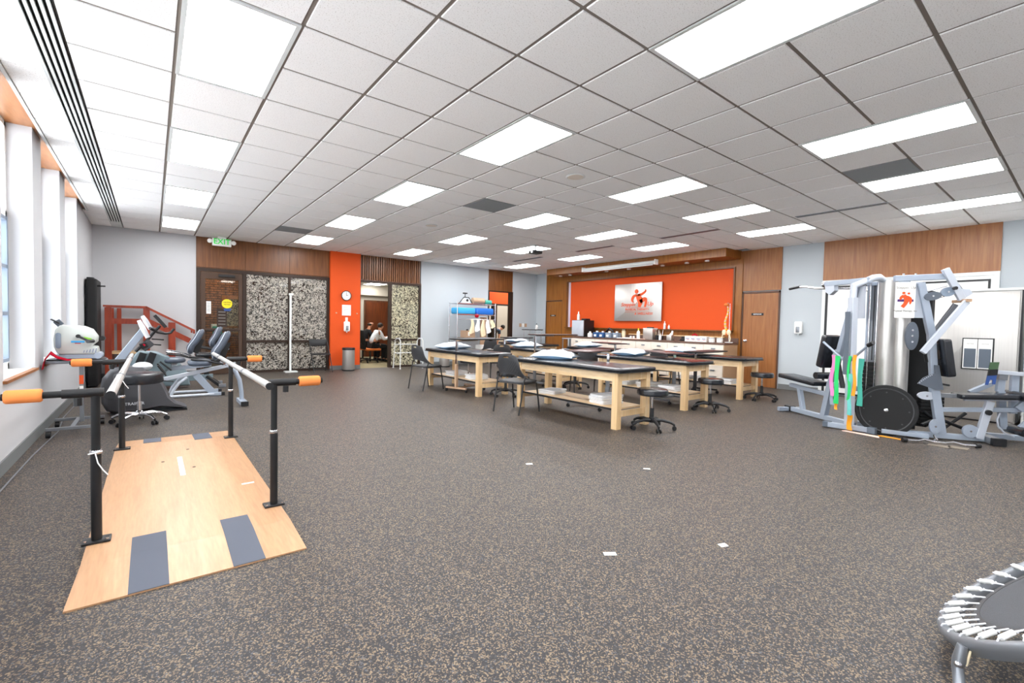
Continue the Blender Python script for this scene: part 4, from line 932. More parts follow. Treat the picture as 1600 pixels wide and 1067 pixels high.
for k, x in enumerate((7.55, 7.75, 7.95, 8.13, 8.3)):
    mb = MB(); hw = .09; top = 1.41; bot = (.98, 1.05, .9, 1.0, 1.16)[k]; rings = []
    for q in range(7):
        u = q/6; z = top+(bot-top)*u; sw = .03*math.sin(u*5+k)
        rings.append([(x-hw*(.5+.5*u)+sw, 11.60-.03*u, z), (x-hw*.3+sw, 11.585-.045*u, z), (x+hw*.3+sw, 11.59-.01*u, z+.02*u), (x+hw*(.5+.5*u)+sw*.5, 11.60-.035*u, z+.05*u), (x+hw*.4+sw, 11.612, z+.02*u), (x-hw*.4+sw, 11.61, z)])
    mb.loft(rings); tag(mb.build('hanging_towel', 'cotton_white' if k % 2 else 'bone', ang=70), 'cream cloth hanging from the wire rack, %s from the window side' % ('first', 'second', 'third', 'fourth', 'fifth')[k], 'cloth', 'cloths hanging on the wire rack')
t = T('storage_bin', 'beige two-part bin with black grips on the lower rack shelf', 'bin', (7.5, 11.8, .87))
MB().box(7.4, 7.72, 11.68, 12.0, .872, 1.08).build('bin', 'tan_laminate', t, smooth=False); MB().box(7.47, 7.53, 11.672, 11.68, .92, 1.04).build('label_patch', 'white_plastic', t, smooth=False)
for x in (7.45, 7.62): MB().ell((x, 11.7, 1.1), (.04, .03, .025)).build('grip', 'black_plastic', t)
for k in range(4): tag(MB().box(7.95, 8.33, 11.68, 12.0, .513+.032*k, .541+.032*k).build('paper_pack', 'paper', smooth=False), '%s white paper pack on the bottom rack shelf' % ('lowest', 'second lowest', 'third', 'topmost')[k], 'paper', 'white packs on the bottom rack shelf')

# ============================================================ PARALLEL BARS
t = T('parallel_bars', 'parallel walking bars on a wide birch ramp board with orange foam ends', 'walking bars', (.2, 4.3, 0))
bw0, bw1 = -.28, .665
mb = MB(); th = .035
mb.loft([[(-.30, 2.64, 0), (.665, 2.64, 0), (.665, 2.64, .008), (-.30, 2.64, .008)], [(-.28, 3.02, 0), (.665, 3.02, 0), (.665, 3.02, th), (-.28, 3.02, th)],
         [(-.27, 5.62, 0), (.665, 5.62, 0), (.665, 5.62, th), (-.27, 5.62, th)], [(-.26, 5.99, 0), (.665, 5.99, 0), (.665, 5.99, .008), (-.26, 5.99, .008)]])
mb.build('ramp_board', 'maple_flat', t, smooth=False)
def strip(x0, x1, y0, y1, ya=None):
    m2 = MB(); f = lambda y: (.008+(th-.008)*min(1, max(0, (y-2.64)/.38)) if y < 4 else .008+(th-.008)*min(1, max(0, (5.99-y)/.37)))
    ys = sorted({y0, y1}|({3.02} if y0 < 3.02 < y1 else set())|({5.62} if y0 < 5.62 < y1 else set()))
    m2.loft([[(x0, y, f(y)), (x1, y, f(y)), (x1, y, f(y)+.0025), (x0, y, f(y)+.0025)] for y in ys]); return m2.build('grip_strip', 'grip_tape', t, smooth=False)
strip(-.09, .06, 2.64, 3.25); strip(.32, .465, 2.64, 3.24); strip(-.07, .07, 5.70, 5.99); strip(.335, .485, 5.57, 5.98)
MB().box(.17, .205, 4.35, 4.95, th, th+.0015).build('clear_tape', 'foam_grey', t, smooth=False)
for x, y in ((.07, 4.85), (.27, 4.55), (.26, 5.2)): MB().cyl((x, y, th), (x, y, th+.002), .012).build('bolt_cap', 'black_plastic', t)
POST = [(-.24, 3.31), (.63, 3.32), (-.22, 5.52), (.64, 5.51)]
for (x, y) in POST:
    s_ = -1 if x < 0 else 1
    MB().pad((x, y, th), .06, .045, 0, .012, .006, .003).build('foot_plate', 'black_plastic', t)
    b = MB()
    for dx in (-.045, .045): b.cyl((x+dx, y-.03, th+.012), (x+dx, y-.03, th+.02), .007, 8)
    b.build('bolts', 'chrome', t)
    MB().cyl((x, y, th+.01), (x, y, .52), .0235, 16).build('lower_post', 'black_plastic', t)
    MB().cyl((x, y, .5), (x, y, .83), .0195, 16).build('upper_post', 'mat_black', t)
    MB().lathe([(.025, .515), (.027, .52), (.027, .53), (.025, .535)], (x, y, 0), 16).build('collar', 'chrome', t)
    MB().cyl((x-s_*.035, y, .845), (x+s_*.13, y, .845), .024, 16).build('tee_sleeve', 'black_plastic', t)
    MB().cyl((x+s_*.1, y, .845), (x+s_*(.345 if s_ < 0 else .30), y, .845), .0175, 14).build('cross_arm', 'mat_black', t)
    e0, e1 = (.20, .335) if s_ < 0 else (.15, .285)
    MB().lathe([(.028, 0), (.033, .006), (.034, .01), (.034, e1-e0-.01), (.033, e1-e0-.006), (.028, e1-e0)], (x+s_*e0, y, .845), 20, (s_, 0, 0)).build('foam_sleeve', 'foam_orange', t)
    MB().cyl((x+s_*.07, y, .78), (x+s_*.07, y, .82), .018, 8).build('clamp_knob', 'black_plastic', t)
for x in (-.165, .555):
    r = .0215
    MB().cyl((x, 3.06, .858), (x, 4.0, .858), r, 20).build('hand_rail', 'steel', t); MB().cyl((x, 4.0, .858), (x, 6.25, .858), r*.9, 20).build('hand_rail', 'steel', t)
    MB().cyl((x, 3.98, .858), (x, 4.03, .858), r*1.12, 20).build('rail_joint', 'grey_metal', t); MB().cyl((x, 5.6, .858), (x, 5.65, .858), r*1.1, 20).build('rail_joint', 'grey_metal', t)
    MB().cyl((x, 3.045, .858), (x, 3.06, .858), r*1.02, 20).build('end_cap', 'black_plastic', t); MB().cyl((x, 6.25, .858), (x, 6.265, .858), r*.95, 20).build('end_cap', 'black_plastic', t)
for x, y, z in ((-.24, 3.31, .52), (-.22, 5.52, .72)): 
    MB().tube([(x-.03, y-.026, z), (x, y-.028, z+.005), (x+.028, y-.022, z+.01)], .004, 6).build('white_cord', 'cotton_white', t)
    MB().tube([(x+.0, y-.03, z), (x+.01, y-.034, z-.05), (x+.03, y-.036, z-.09), (x+.05, y-.036, z-.12)], .003, 6).build('white_cord', 'cotton_white', t)
# floor cable along the baseboard
tag(MB().tube([(-.86, 3.2, .006), (-.85, 4.6, .006), (-.84, 5.8, .006), (-.80, 6.9, .006), (-.86, 7.8, .006), (-.85, 9.2, .006)], .006, 6).build('floor_cable', 'grey_metal'), 'thin grey cable lying on the floor along the window wall', 'cable')

# ============================================================ UPPER BODY ERGOMETER ON ITS STAND
t = T('adjustable_stand', 'wheeled height-adjustable stand with a narrow top by the window wall', 'stand', (-.62, 7.0, 0))
MB().pad((-.66, 7.1, .735), .25, .2, 0, .03, .03, .006).build('stand_top', 'grey_metal', t)
MB().pad((-.66, 7.1, .76), .24, .15, 0, .02, .03, .006).build('mat', 'black_plastic', t)
MB().bar((-.62, 7.0, .08), (-.62, 7.0, .735), .05, .035, up=(1, 0, 0)).build('post', 'grey_metal', t)
MB().box(-.638, -.602, 6.974, 6.982, .5, .60).build('warning_label', 'logo_orange', t, smooth=False); MB().box(-.636, -.604, 6.974, 6.981, .40, .48).build('paper_label', 'paper', t, smooth=False)
MB().bar((-.66, 6.6, .085), (-.66, 7.18, .085), .04, .03).build('base_spine', 'grey_metal', t)
for y in (6.6, 7.18):
    MB().bar((-.86, y, .085), (-.44, y, .085), .035, .03).build('base_bar', 'grey_metal', t)
    for x in (-.84, -.46):
        m2 = MB(); m2.cyl((x-.018, y, .034), (x+.018, y, .034), .034, 14); m2.cyl((x, y, .04), (x, y, .075), .01, 6); m2.build('caster', 'black_plastic', t)
t = T('arm_ergometer', 'white arm-crank exercise machine on the wheeled stand by the windows', 'exercise machine', (-.66, 7.1, .78))
prof = [(-.80, .83), (-.50, .83), (-.475, .86), (-.485, .91), (-.54, .915), (-.49, .97), (-.485, 1.03), (-.53, 1.11), (-.60, 1.145), (-.70, 1.155), (-.79, 1.15), (-.83, 1.10), (-.845, 1.0), (-.84, .92), (-.82, .86)]
mb = MB()
for iy, sc_ in ((-.115, .93), (-.10, .99), (.10, .99), (.115, .93)): pass
cxp, czp = -.66, .98
mb.loft([[(cxp+(x-cxp)*s_, 7.1+yy, czp+(z-czp)*s_) for x, z in prof] for yy, s_ in ((-.13, .9), (-.12, .97), (-.10, 1), (.10, 1), (.12, .97), (.13, .9))])
mb.build('housing', 'machine_white', t, ang=50)
MB().box(-.83, -.48, 6.99, 7.21, .785, .83).build('base_plate', 'silver_paint', t, smooth=False); MB().cyl((-.48, 6.96, .815), (-.48, 7.24, .815), .035).build('base_roll', 'silver_paint', t)
MB().pad((-.8, 6.965, .985), .022, .085, 0, .006, .02, .002, ax=(1, 0, 0), ay=(0, 0, 1), az=(0, -1, 0)).build('side_handle', 'grey_blue', t)
for k in range(5): MB().bar((-.60+.025*k, 6.968, .85), (-.592+.025*k, 6.968, .875+.006*k), .006, .004).build('vent_slot', 'deep_blue', t)
MB().box(-.70, -.59, 6.966, 6.97, .962, .982).build('name_plate', 'sky_blue', t, smooth=False); MB().box(-.67, -.62, 6.965, 6.969, .952, .96).build('name_plate', 'red_cloth', t, smooth=False)
MB().prism([(-.60, 6.968, 1.03), (-.53, 6.968, 1.01), (-.53, 6.968, .99), (-.58, 6.968, 1.0)], (0, -.003, 0)).build('lime_sticker', 'lime', t, smooth=False)
MB().tube([(-.64, 6.94, 1.035), (-.56, 6.93, .985)], .012, 8).build('crank_arm', 'black_plastic', t); MB().cyl((-.555, 6.86, .98), (-.52, 6.95, .98), .02).build('crank_grip', 'black_plastic', t)
MB().cyl((-.64, 6.93, 1.035), (-.64, 6.975, 1.035), .02).build('crank_hub', 'black_plastic', t); MB().cyl((-.46, 7.25, 1.0), (-.46, 7.33, 1.0), .028).build('crank_grip', 'black_plastic', t); MB().bar((-.55, 7.24, .99), (-.46, 7.26, 1.0), .02).build('crank_arm', 'black_plastic', t)
MB().bar((-.79, 7.1, 1.15), (-.83, 7.1, 1.20), .04, .06).build('display_arm', 'pulley_grey', t); MB().bar((-.80, 7.1, 1.17), (-.87, 7.1, 1.215), .09, .012).build('display', 'black_plastic', t)
mb = MB(); rings = []
path = [(-.91, .68), (-.89, .78), (-.85, .845), (-.80, .80), (-.72, .775), (-.64, .77), (-.56, .768)]
for i, (x, z) in enumerate(path):
    ww = .10-.008*i; rings.append([(x, 6.84-ww*.2, z+.018), (x, 6.84+ww*.8, z+.022+.01*math.sin(i)), (x, 6.84+ww*.8, z+.004), (x, 6.84-ww*.2, z)])
tag(mb.loft(rings).build('red_cloth', 'red_cloth', ang=80), 'red cloth draped over the edge of the ergometer stand', 'cloth')
t = T('upright_board', 'folded black treatment board standing upright in the corner', 'board', (-.83, 11.5, 0))
MB().pad((-.83, 11.35, 0), .07, .42, .02, 1.92, .03, .01).build('board', 'mat_black', t); MB().box(-.915, -.90, 11.0, 11.75, .1, 1.8).build('back_plate', 'black_plastic', t, smooth=False)
MB().cyl((-.77, 11.0, 1.8), (-.65, 10.95, 1.8), .012).build('peg', 'black_plastic', t); MB().pad((-.85, 11.3, 1.92), .05, .3, 0, .03, .02, .01).build('top_strap', 'black_plastic', t)

# ============================================================ TRAINING STAIRS (red-stained wood)
t = T('training_stairs', 'red-stained wooden training stairs with handrails against the grey wall', 'stairs', (-.05, 12.0, 0))
def wbar(n, p, q, w_, h_, par=t, up=(0, 0, 1)): return MB().bar(p, q, w_, h_, up=up, c=.03).build(n, 'red_stain', par, smooth=False)
for yy in (11.58, 12.3):
    for x in (-.65, -.08, .33): wbar('post', (x, yy, 0), (x, yy, {-.65: 1.44, -.08: 1.44, .33: 1.17}[x]), .04, .10, up=(1, 0, 0))
    wbar('hand_rail', (-.72, yy, 1.465), (-.07, yy, 1.465), .09, .035); wbar('hand_rail', (-.09, yy, 1.47), (.70, yy, 1.01), .09, .035)
    wbar('rail_end', (.69, yy, 1.02), (.69, yy, .95), .08, .03, up=(1, 0, 0))
    wbar('mid_rail', (-.62, yy, 1.18), (-.08, yy, 1.18), .025, .10); wbar('mid_rail', (-.08, yy, 1.20), (.62, yy, .80), .025, .10)
wbar('post', (-.52, 12.3, 0), (-.52, 12.3, 1.44), .04, .07, up=(1, 0, 0))
for k in range(4):
    x0 = -.62+(.0 if k == 0 else .42+.2*(k-1)); x1 = x0+(.62-.2 if k == 0 else .24); z = .58-.145*k
    MB().box(x0, x1, 11.62, 12.28, z-.03, z).build('tread', 'maple', t, smooth=False); MB().box(x1-.02, x1, 11.62, 12.28, z-.145 if k < 3 else 0, z-.03).build('riser', 'red_stain', t, smooth=False)
MB().box(-.62, -.6, 11.62, 12.28, .02, .55).build('side_board', 'red_stain', t, smooth=False)

# ============================================================ RECUMBENT MACHINES
def prof_loft(name, pts, y0, half, m_, par, e=.02, ang=40, taper=None):
    """side profile in x,z given a rounded thickness about y0"""
    cx = sum(p[0] for p in pts)/len(pts); cz = sum(p[1] for p in pts)/len(pts); r = []
    for dy, k in ((-half, .90), (-half+e*.4, .965), (-half+e, 1), (half-e, 1), (half-e*.4, .965), (half, .90)):
        r.append([(cx+(x-cx)*k, y0+dy, cz+(z-cz)*k) for x, z in pts])
    return MB().loft(r).build(name, m_, par, ang=ang)
def seatback(par, y0, bx, bz, tx, tz, hw=.19):
    ax = (Vector((tx, 0, tz))-Vector((bx, 0, bz))).normalized(); c = Vector(((bx+tx)/2, y0, (bz+tz)/2)); ln = (Vector((tx, 0, tz))-Vector((bx, 0, bz))).length
    az = Vector((0, 1, 0)).cross(ax)
    if az.x > 0: az = -az
    ob = MB(); rings = []
    for q in range(17):
        u = -1+2*q/16; wd = max(.03, hw*(1-.28*(u+1)/2)*(1-abs(u)**5)**.4); bulge = .055*math.exp(-((u+.5)/.42)**2)-.03*max(0, u)**2; tk = (1-abs(u)**6)**.5
        p = c+ax*(u*ln/2)+az*bulge*.6; f_ = az*(.045*tk)
        rings.append([p+Vector((0, -wd, 0))+az*.02, p+Vector((0, -wd*.85, 0))+f_+az*.012*tk, p+Vector((0, -wd*.5, 0))+f_, p+Vector((0, wd*.5, 0))+f_, p+Vector((0, wd*.85, 0))+f_+az*.012*tk, p+Vector((0, wd, 0))+az*.02, p+Vector((0, wd*.9, 0))-az*.02*tk, p+Vector((0, wd*.5, 0))-az*.035*tk, p+Vector((0, -wd*.5, 0))-az*.035*tk, p+Vector((0, -wd*.9, 0))-az*.02*tk])
    ob.loft(rings); o = ob.build('backrest', 'slate_vinyl', par, ang=60)
    pp = [c+ax*(u*ln/2)+Vector((0, -hw*(1-.28*(u+1)/2)*(1-abs(u)**5)**.4*.93, 0))+az*(.052+.6*(.055*math.exp(-((u+.5)/.42)**2)-.03*max(0, u)**2)) for u in (-.9, -.7, -.5, -.25, 0, .25, .5, .7, .88)]
    MB().tube(pp, .006, 6).build('piping', 'light_silver', o)
    MB().bar(c-az*.05-ax*ln*.4, c-az*.05+ax*ln*.15, .08, .03, up=(0, 1, 0)).build('back_support', 'black_plastic', par)
A = 7.9
t = T('cross_trainer', 'recumbent cross trainer with dark flywheel shroud, nearest of the three seated machines', 'exercise machine', (.3, A, 0), group='seated exercise machines by the stairs')
prof_loft('shroud', [(-.52, .32), (-.50, .47), (-.43, .57), (-.31, .61), (-.10, .60), (.03, .47), (.115, .38), (.155, .29), (.19, .17), (.28, .08), (.38, .035), (.37, .015), (.10, .06), (-.15, .02), (-.36, .01), (-.46, .05), (-.51, .16)], A, .17, 'shroud_dark', t, .04)
MB().box(-.42, .38, A-.2, A+.2, 0, .02).build('base_skid', 'black_plastic', t, smooth=False)
MB().pad((-.02, A-.172, .47), .10, .05, 0, .004, .006, .001, ax=(.97, 0, -.2), ay=(.2, 0, .97), az=(0, -1, 0)).build('safety_label', 'dot_label', t)
MB().lathe([(.07, 0), (.075, .01), (.03, .02)], (-.28, A-.165, .47), 20, (0, -1, 0)).build('hub_cap', 'black_plastic', t)
text('lettering', 'TRAINER', .05, 'foam_grey', (-.18, A-.178, .13), (0, -1, 0), t, ext=.001)
MB().ell((-.10, A+.02, .60), (.11, .13, .06)).build('fan_dome', 'foam_grey', t)
MB().bar((-.36, A+.05, .66), (-.09, A+.05, 1.08), .075, .085).build('mast', 'silver_paint', t)
for s_, p, q in ((0, (-.135, A-.09, 1.22), (-.04, A-.09, .99)), (1, (-.10, A+.12, 1.28), (-.01, A+.12, 1.10))):
    MB().tube([p, ((p[0]*.6+q[0]*.4)-.0, p[1], (p[2]*.6+q[2]*.4)), q], .03, 10, [.022, .033, .028]).build('hand_grip', 'foam_grey', t)
MB().tube([(-.17, A, .80), (-.05, A, .95), (.03, A, 1.07), (.09, A, 1.15)], .018, 8).build('console_stem', 'black_plastic', t)
cn = MB().bar((.03, A, 1.29), (.15, A, 1.13), .22, .04, up=(1, 0, .7)).build('console', 'black_plastic', t); MB().bar((.068, A, 1.275), (.145, A, 1.17), .15, .006, up=(1, 0, .7)).build('screen', 'grey_metal', cn)
MB().bar((-.12, A-.05, .87), (-.05, A-.05, .90), .12, .07).build('gear_box', 'mat_black', t); MB().bar((-.09, A-.105, .905), (-.07, A-.105, .885), .02, .02).build('red_knob', 'red_cloth', t); MB().bar((-.10, A-.06, .84), (-.0, A-.06, .93), .08, .09).build('control_box', 'charcoal_plastic', t)
MB().tube([(-.02, A-.2, 1.12), (.02, A-.13, 1.09), (.06, A, 1.06), (.15, A+.14, 1.04), (.21, A+.18, 1.05), (.25, A+.18, 1.11)], .017, 8).build('handlebar', 'black_plastic', t)
for z, x in ((.97, .0), (.90, -.03)): MB().cyl((x, A-.03, z), (x+.13, A-.06, z-.01), .009).build('peg', 'black_plastic', t)
MB().bar((.10, A, .41), (.98, A, .60), .07, .05).build('seat_rail', 'light_silver', t)
MB().tube([(.90, A, .56), (.97, A, .50), (1.03, A, .36), (1.055, A, .18), (1.06, A, .04)], .03, 10).build('rear_leg', 'silver_paint', t)
MB().bar((1.06, A-.26, .035), (1.06, A+.2, .035), .09, .06).build('rear_foot', 'silver_paint', t); MB().bar((1.06, A-.30, .035), (1.06, A-.26, .035), .095, .065).build('foot_cap', 'black_plastic', t)
MB().pad((.53, A-.1, .60), .14, .2, 0, .075, .1, .03, crown=.01).build('seat', 'slate_vinyl', t)
seatback(t, A-.05, .73, .66, .88, 1.09)
for s_ in (-1, 1):
    MB().tube([(.42, A+s_*.26, .70), (.60, A+s_*.27, .67), (.80, A+s_*.25, .62)], .016, 8).build('arm_bar', 'black_plastic', t); MB().tube([(.62, A+s_*.27, .665), (.80, A+s_*.25, .62), (.84, A+s_*.15, .60)], .009, 6).build('chrome_rod', 'chrome', t)
for s_ in (-1, 1): MB().bar((.06, A+s_*.15, .62), (.15, A+s_*.15, .48), .09, .02, up=(1, 0, .6)).build('pedal', 'black_plastic', t)
B = 9.15
t = T('recumbent_bike', 'recumbent bike with teal-grey front shroud and light tube frame behind the cross trainer', 'exercise machine', (.3, B, 0), group='seated exercise machines by the stairs')
prof_loft('shroud', [(-.26, .60), (-.17, .74), (.05, .73), (.22, .64), (.25, .50), (.14, .38), (-.1, .34), (-.26, .42)], B, .16, 'teal_grey', t, .03)
for dx in (0, .12): MB().bar((-.10+dx, B-.2, .72), (-.19+dx+.02, B-.2, .52), .09, .03, up=(0, 1, 0)).build('foot_pedal', 'black_plastic', t)
MB().tube([(.10, B-.18, .58), (.2, B-.2, .48), (.24, B-.2, .44)], .012, 8).build('crank', 'black_plastic', t)
for s_ in (-1, 1): MB().tube([(.44, B+s_*.2, .32), (.34, B+s_*.22, .24), (.26, B+s_*.23, .12), (.23, B+s_*.23, .03)], .022, 8).build('front_leg', 'light_silver', t)
MB().cyl((.22, B-.24, .03), (.80, B-.24, .03), .022).build('floor_tube', 'light_silver', t); MB().cyl((.22, B+.24, .03), (.80, B+.24, .03), .022).build('floor_tube', 'light_silver', t)
for s_ in (-1, 1): MB().bar((.56, B+s_*.22, .35), (.80, B+s_*.22, .03), .03, .1).build('rear_leg', 'silver_paint', t); MB().bar((.74, B+s_*.22, .03), (.92, B+s_*.22, .03), .07, .05).build('foot', 'silver_paint', t); MB().bar((.90, B+s_*.22, .03), (.95, B+s_*.22, .03), .075, .055).build('foot_cap', 'black_plastic', t)
MB().bar((-.1, B, .42), (.78, B, .50), .08, .06).build('main_beam', 'silver_paint', t)
MB().pad((.28, B, .55), .15, .2, 0, .07, .1, .03, crown=.01).build('seat', 'slate_vinyl', t)
MB().bar((.28, B, .5), (.28, B, .56), .1, .08, up=(1, 0, 0)).build('seat_post', 'foam_grey', t)
seatback(t, B, .50, .67, .66, 1.09)
for s_ in (-1, 1):
    for dz in (0, .035): MB().tube([(.18, B+s_*.24, .70+dz), (.36, B+s_*.25, .67+dz), (.52, B+s_*.24, .62+dz*.4)], .012, 8).build('arm_bar', 'chrome' if dz else 'black_plastic', t)
Cc = 10.25
t = T('recumbent_stepper', 'rear seated exercise machine with dark tilted backrest before the glass door', 'exercise machine', (.7, Cc, 0), group='seated exercise machines by the stairs')
prof_loft('shroud', [(.0, .05), (-.02, .40), (.10, .55), (.35, .52), (.50, .30), (.55, .05)], Cc, .15, 'teal_grey', t, .03)
MB().bar((.1, Cc, .16), (.9, Cc, .18), .1, .1).build('main_beam', 'teal_grey', t)
MB().pad((.78, Cc, .56), .16, .19, 0, .07, .08, .03, crown=.01).build('seat', 'black_vinyl', t); MB().bar((.8, Cc, .18), (.8, Cc, .56), .09, .08, up=(1, 0, 0)).build('seat_post', 'black_plastic', t)
seatback(t, Cc, .90, .72, 1.02, 1.12)
for s_ in (-1, 1): MB().tube([(.6, Cc+s_*.25, .76), (.8, Cc+s_*.26, .72), (.95, Cc+s_*.25, .68)], .018, 8).build('arm_bar', 'black_plastic', t); MB().bar((.80, Cc+s_*.12, .20), (1.0, Cc+s_*.25, .03), .06, .05).build('rear_leg', 'black_plastic', t); MB().bar((.97, Cc+s_*.27, .035), (1.08, Cc+s_*.27, .035), .08, .06).build('foot', 'grey_metal', t)
MB().bar((1.0, Cc+.05, .62), (1.12, Cc-.05, .74), .05, .12).build('side_pad', 'grey_blue', t); MB().bar((.9, Cc, .5), (1.02, Cc, .66), .08, .04).build('side_arm', 'grey_metal', t)

# ============================================================ MULTI-GYM
PLo, PLd = Vector((7.92, 2.98, 0)), Vector((-.555, -.832, 0)); PLn = Vector((-.832, .555, 0))   # n points towards the viewer side
PRo, PRd = Vector((7.2, 1.5, 0)), Vector((.56, -.829, 0)); PRn = Vector((-.829, -.56, 0))
def gl(s_, z, n=0): return PLo+PLd*s_+PLn*n+Vector((0, 0, z))
def gr(s_, z, n=0): return PRo+PRd*s_+PRn*n+Vector((0, 0, z))
t = T('multi_gym', 'large silver multi-station weight machine with steel tower and black pads', 'weight machine', (7.35, 1.75, 0))
def gb_(n, p, q, w_=.065, h_=.065, m_='silver_paint', up=(0, 0, 1)): return MB().bar(p, q, w_, h_, up=up).build(n, m_, t)
U = (0, 0, 1)
gb_('floor_beam', gl(.05, .05), gl(1.25, .05)); gb_('foot_cap', gl(-.04, .05), gl(.08, .05), .10, .08, 'black_plastic'); 
gb_('foot_bar', gl(.04, .04, -.2), gl(.04, .04, .2), .06, .06)
gb_('seat_post', gl(.31, .07), gl(.22, .39), .06, .06, up=PLn); gb_('seat_rail', gl(.02, .42), gl(.77, .38), .055, .055)
gb_('upright', gl(.73, .06), gl(.84, .56), .085, .07, up=PLn); gb_('upright', gl(.84, .55), gl(1.23, 1.90), .07, .07, up=PLn)
MB().pad((gl(-.10, .555)+gl(.66, .51))/2, .39, .14, -.03, .03, .03, .012, ax=(gl(.66, .51)-gl(-.10, .555)).normalized(), ay=PLn, az=(gl(.66, .51)-gl(-.10, .555)).normalized().cross(PLn)*-1).build('seat_pad', 'black_vinyl', t)
def vpad(n, p, q, hw, th_, nrm, m_='black_vinyl'):
    ax = (q-p).normalized(); az = ax.cross(nrm).normalized(); return MB().pad((p+q)/2, (q-p).length/2, hw, -th_, th_, .03, .012, ax=ax, ay=nrm, az=az).build(n, m_, t)
vpad('back_pad', gl(.83, 1.21), gl(.73, .76), .13, .045, PLn); gb_('pad_bracket', gl(.88, 1.0), gl(.97, .9), .04, .06, 'grey_metal')
MB().cyl(gl(.74, .64, -.16), gl(.74, .64, .16), .048).build('roller_pad', 'black_vinyl', t); gb_('roller_arm', gl(.74, .64), gl(.88, .60), .03, .03, 'black_plastic')
MB().tube([gl(.89, .74, .05), gl(.95, .76, .05), gl(.97, .68, .05), gl(1.03, .69, .05)], .014, 8).build('red_lever', 'red_cloth', t)
MB().cyl(gl(1.0, .88, .06), gl(1.12, .52, .06), .03).build('shock_absorber', 'black_plastic', t); MB().ell(gl(.97, .93, .05), (.05, .05, .06)).build('pivot_joint', 'grey_metal', t)
gb_('cross_strut', gl(.9, .54), gl(1.3, .53), .05, .06)
gb_('top_beam', gl(.67, 1.935), gl(1.40, 1.925), .07, .065); MB().cyl(gl(.63, 1.93), gl(.68, 1.935), .045).build('end_cap', 'chrome', t)
MB().prism([gl(.68, 1.905, .03), gl(.85, 1.90, .03), gl(.86, 1.83, .03), gl(.77, 1.775, .03), gl(.70, 1.82, .03)], PLn*-.06).build('pulley_plate', 'light_silver', t, smooth=False)
MB().tube([gl(.05, 1.915, .1), gl(.18, 1.93, .08), gl(.31, 1.925, .05), gl(.50, 1.89, .0), gl(.66, 1.875), gl(.84, 1.87, -.3), gl(.95, 1.82, -.5)], .013, 8).build('pull_bar', 'chrome', t)
MB().tube([gl(.04, 1.914, .1), gl(.22, 1.932, .075)], .019, 10).build('rubber_grip', 'black_plastic', t)
MB().prism([gl(1.12, 1.82, .0), gl(1.33, 1.86, .0), gl(1.34, 1.44, .0), gl(1.10, 1.44, .0)], PLn*-.012).build('side_plate', 'light_silver', t, smooth=False)
for a, b in (((1.08, 1.42), (.95, .92)), ((1.09, 1.42), (1.10, .55))): MB().cyl(gl(a[0], a[1], -.05), gl(b[0], b[1], -.05), .007, 6).build('cable', 'black_plastic', t)
# front post with band arms
gb_('front_post', gl(1.36, .06, .16), gl(1.335, 1.70, .16), .085, .075, 'light_silver', up=PLn)
MB().tube([gl(1.335, 1.62, .16), gl(1.335, 1.85, .16), (7.22, 1.80, 1.955), (7.30, 1.765, 1.965), (7.38, 1.73, 1.93), (7.42, 1.72, 1.86)], .048, 12, [.04, .045, .045, .045, .04, .03]).build('tower_hood', 'light_silver', t)
gb_('post_foot', gl(1.36, .045, .16)-Vector((.02, -.22, 0)), gl(1.36, .045, .16)-Vector((-.02, .22, 0)), .08, .06)
for s_ in (-1, 1): gb_('foot_cap', gl(1.36, .045, .16)+Vector((.0, s_*.2, 0)), gl(1.36, .045, .16)+Vector((0, s_*.28, 0)), .09, .075, 'rubber_dark')
for k, (s0, z0) in enumerate(((1.20, .93), (.97, 1.10))): pass
MB().cyl(gl(1.30, .87, .18), gl(.94, 1.12, .22), .014).build('band_arm', 'silver_paint', t); MB().cyl(gl(1.38, .90, .2), gl(1.68, 1.12, .22), .014).build('band_arm', 'silver_paint', t); MB().cyl(gl(1.66, 1.105, .22), gl(1.73, 1.14, .22), .026).build('arm_tip', 'black_plastic', t)
# tower: weight stack between guide rods and curved steel covers
TE, TN = Vector((0, -1, 0)), Vector((-1, 0, 0))
def tw(a, z, n=0): return Vector((7.44, 1.80, z))+TE*a+TN*n
for k in range(14): MB().pad(tw(-.03, .15+.052*k, -.05), .09, .08, 0, .048, .006, .003, ax=TE, ay=TN).build('weight_plate', 'mat_black', t)
for a in (-.075, .005): MB().cyl(tw(a, .06, .02), tw(a, 1.92, .02), .011).build('guide_rod', 'chrome', t)
MB().cyl(tw(-.035, .9, .0), tw(-.035, 1.9, .0), .006, 6).build('cable', 'black_plastic', t)
gb_('tower_base', tw(-.15, .04, -.06), tw(.36, .04, -.06), .2, .08); gb_('tower_cap', tw(-.12, 1.90, -.05), tw(.30, 1.90, -.05), .12, .05); gb_('rear_rail', tw(-.11, .08, -.1), tw(-.11, 1.88, -.1), .05, .05, 'silver_paint', up=TN); MB().box(7.52, 7.54, 1.60, 1.90, .1, 1.88).build('back_panel', 'grey_metal', t, smooth=False)
def shell(a, r_, z0, z1, nrm_off, span=(-1.5, 1.5), m_='brushed'):
    """curved upright cover bulging to the viewer side"""
    rings = []
    for z in (z0, z1):
        o_ = []; i_ = []
        for q in range(13):
            th_ = span[0]+(span[1]-span[0])*q/12; o_.append(tw(a+r_*math.sin(th_), z, nrm_off+r_*.8*math.cos(th_))); i_.append(tw(a+(r_-.01)*math.sin(th_), z, nrm_off+(r_-.01)*.8*math.cos(th_)))
        rings.append(o_+i_[::-1])
    return MB().loft(rings).build('tower_cover', m_, t, ang=50)
shell(.115, .098, .07, 1.93, .02); shell(.255, .085, .07, 1.86, -.02)
dk = MB().box(7.70, 7.86, 1.31, 1.60, .08, 1.80).build('rear_shroud', 'mat_black', t, smooth=False)
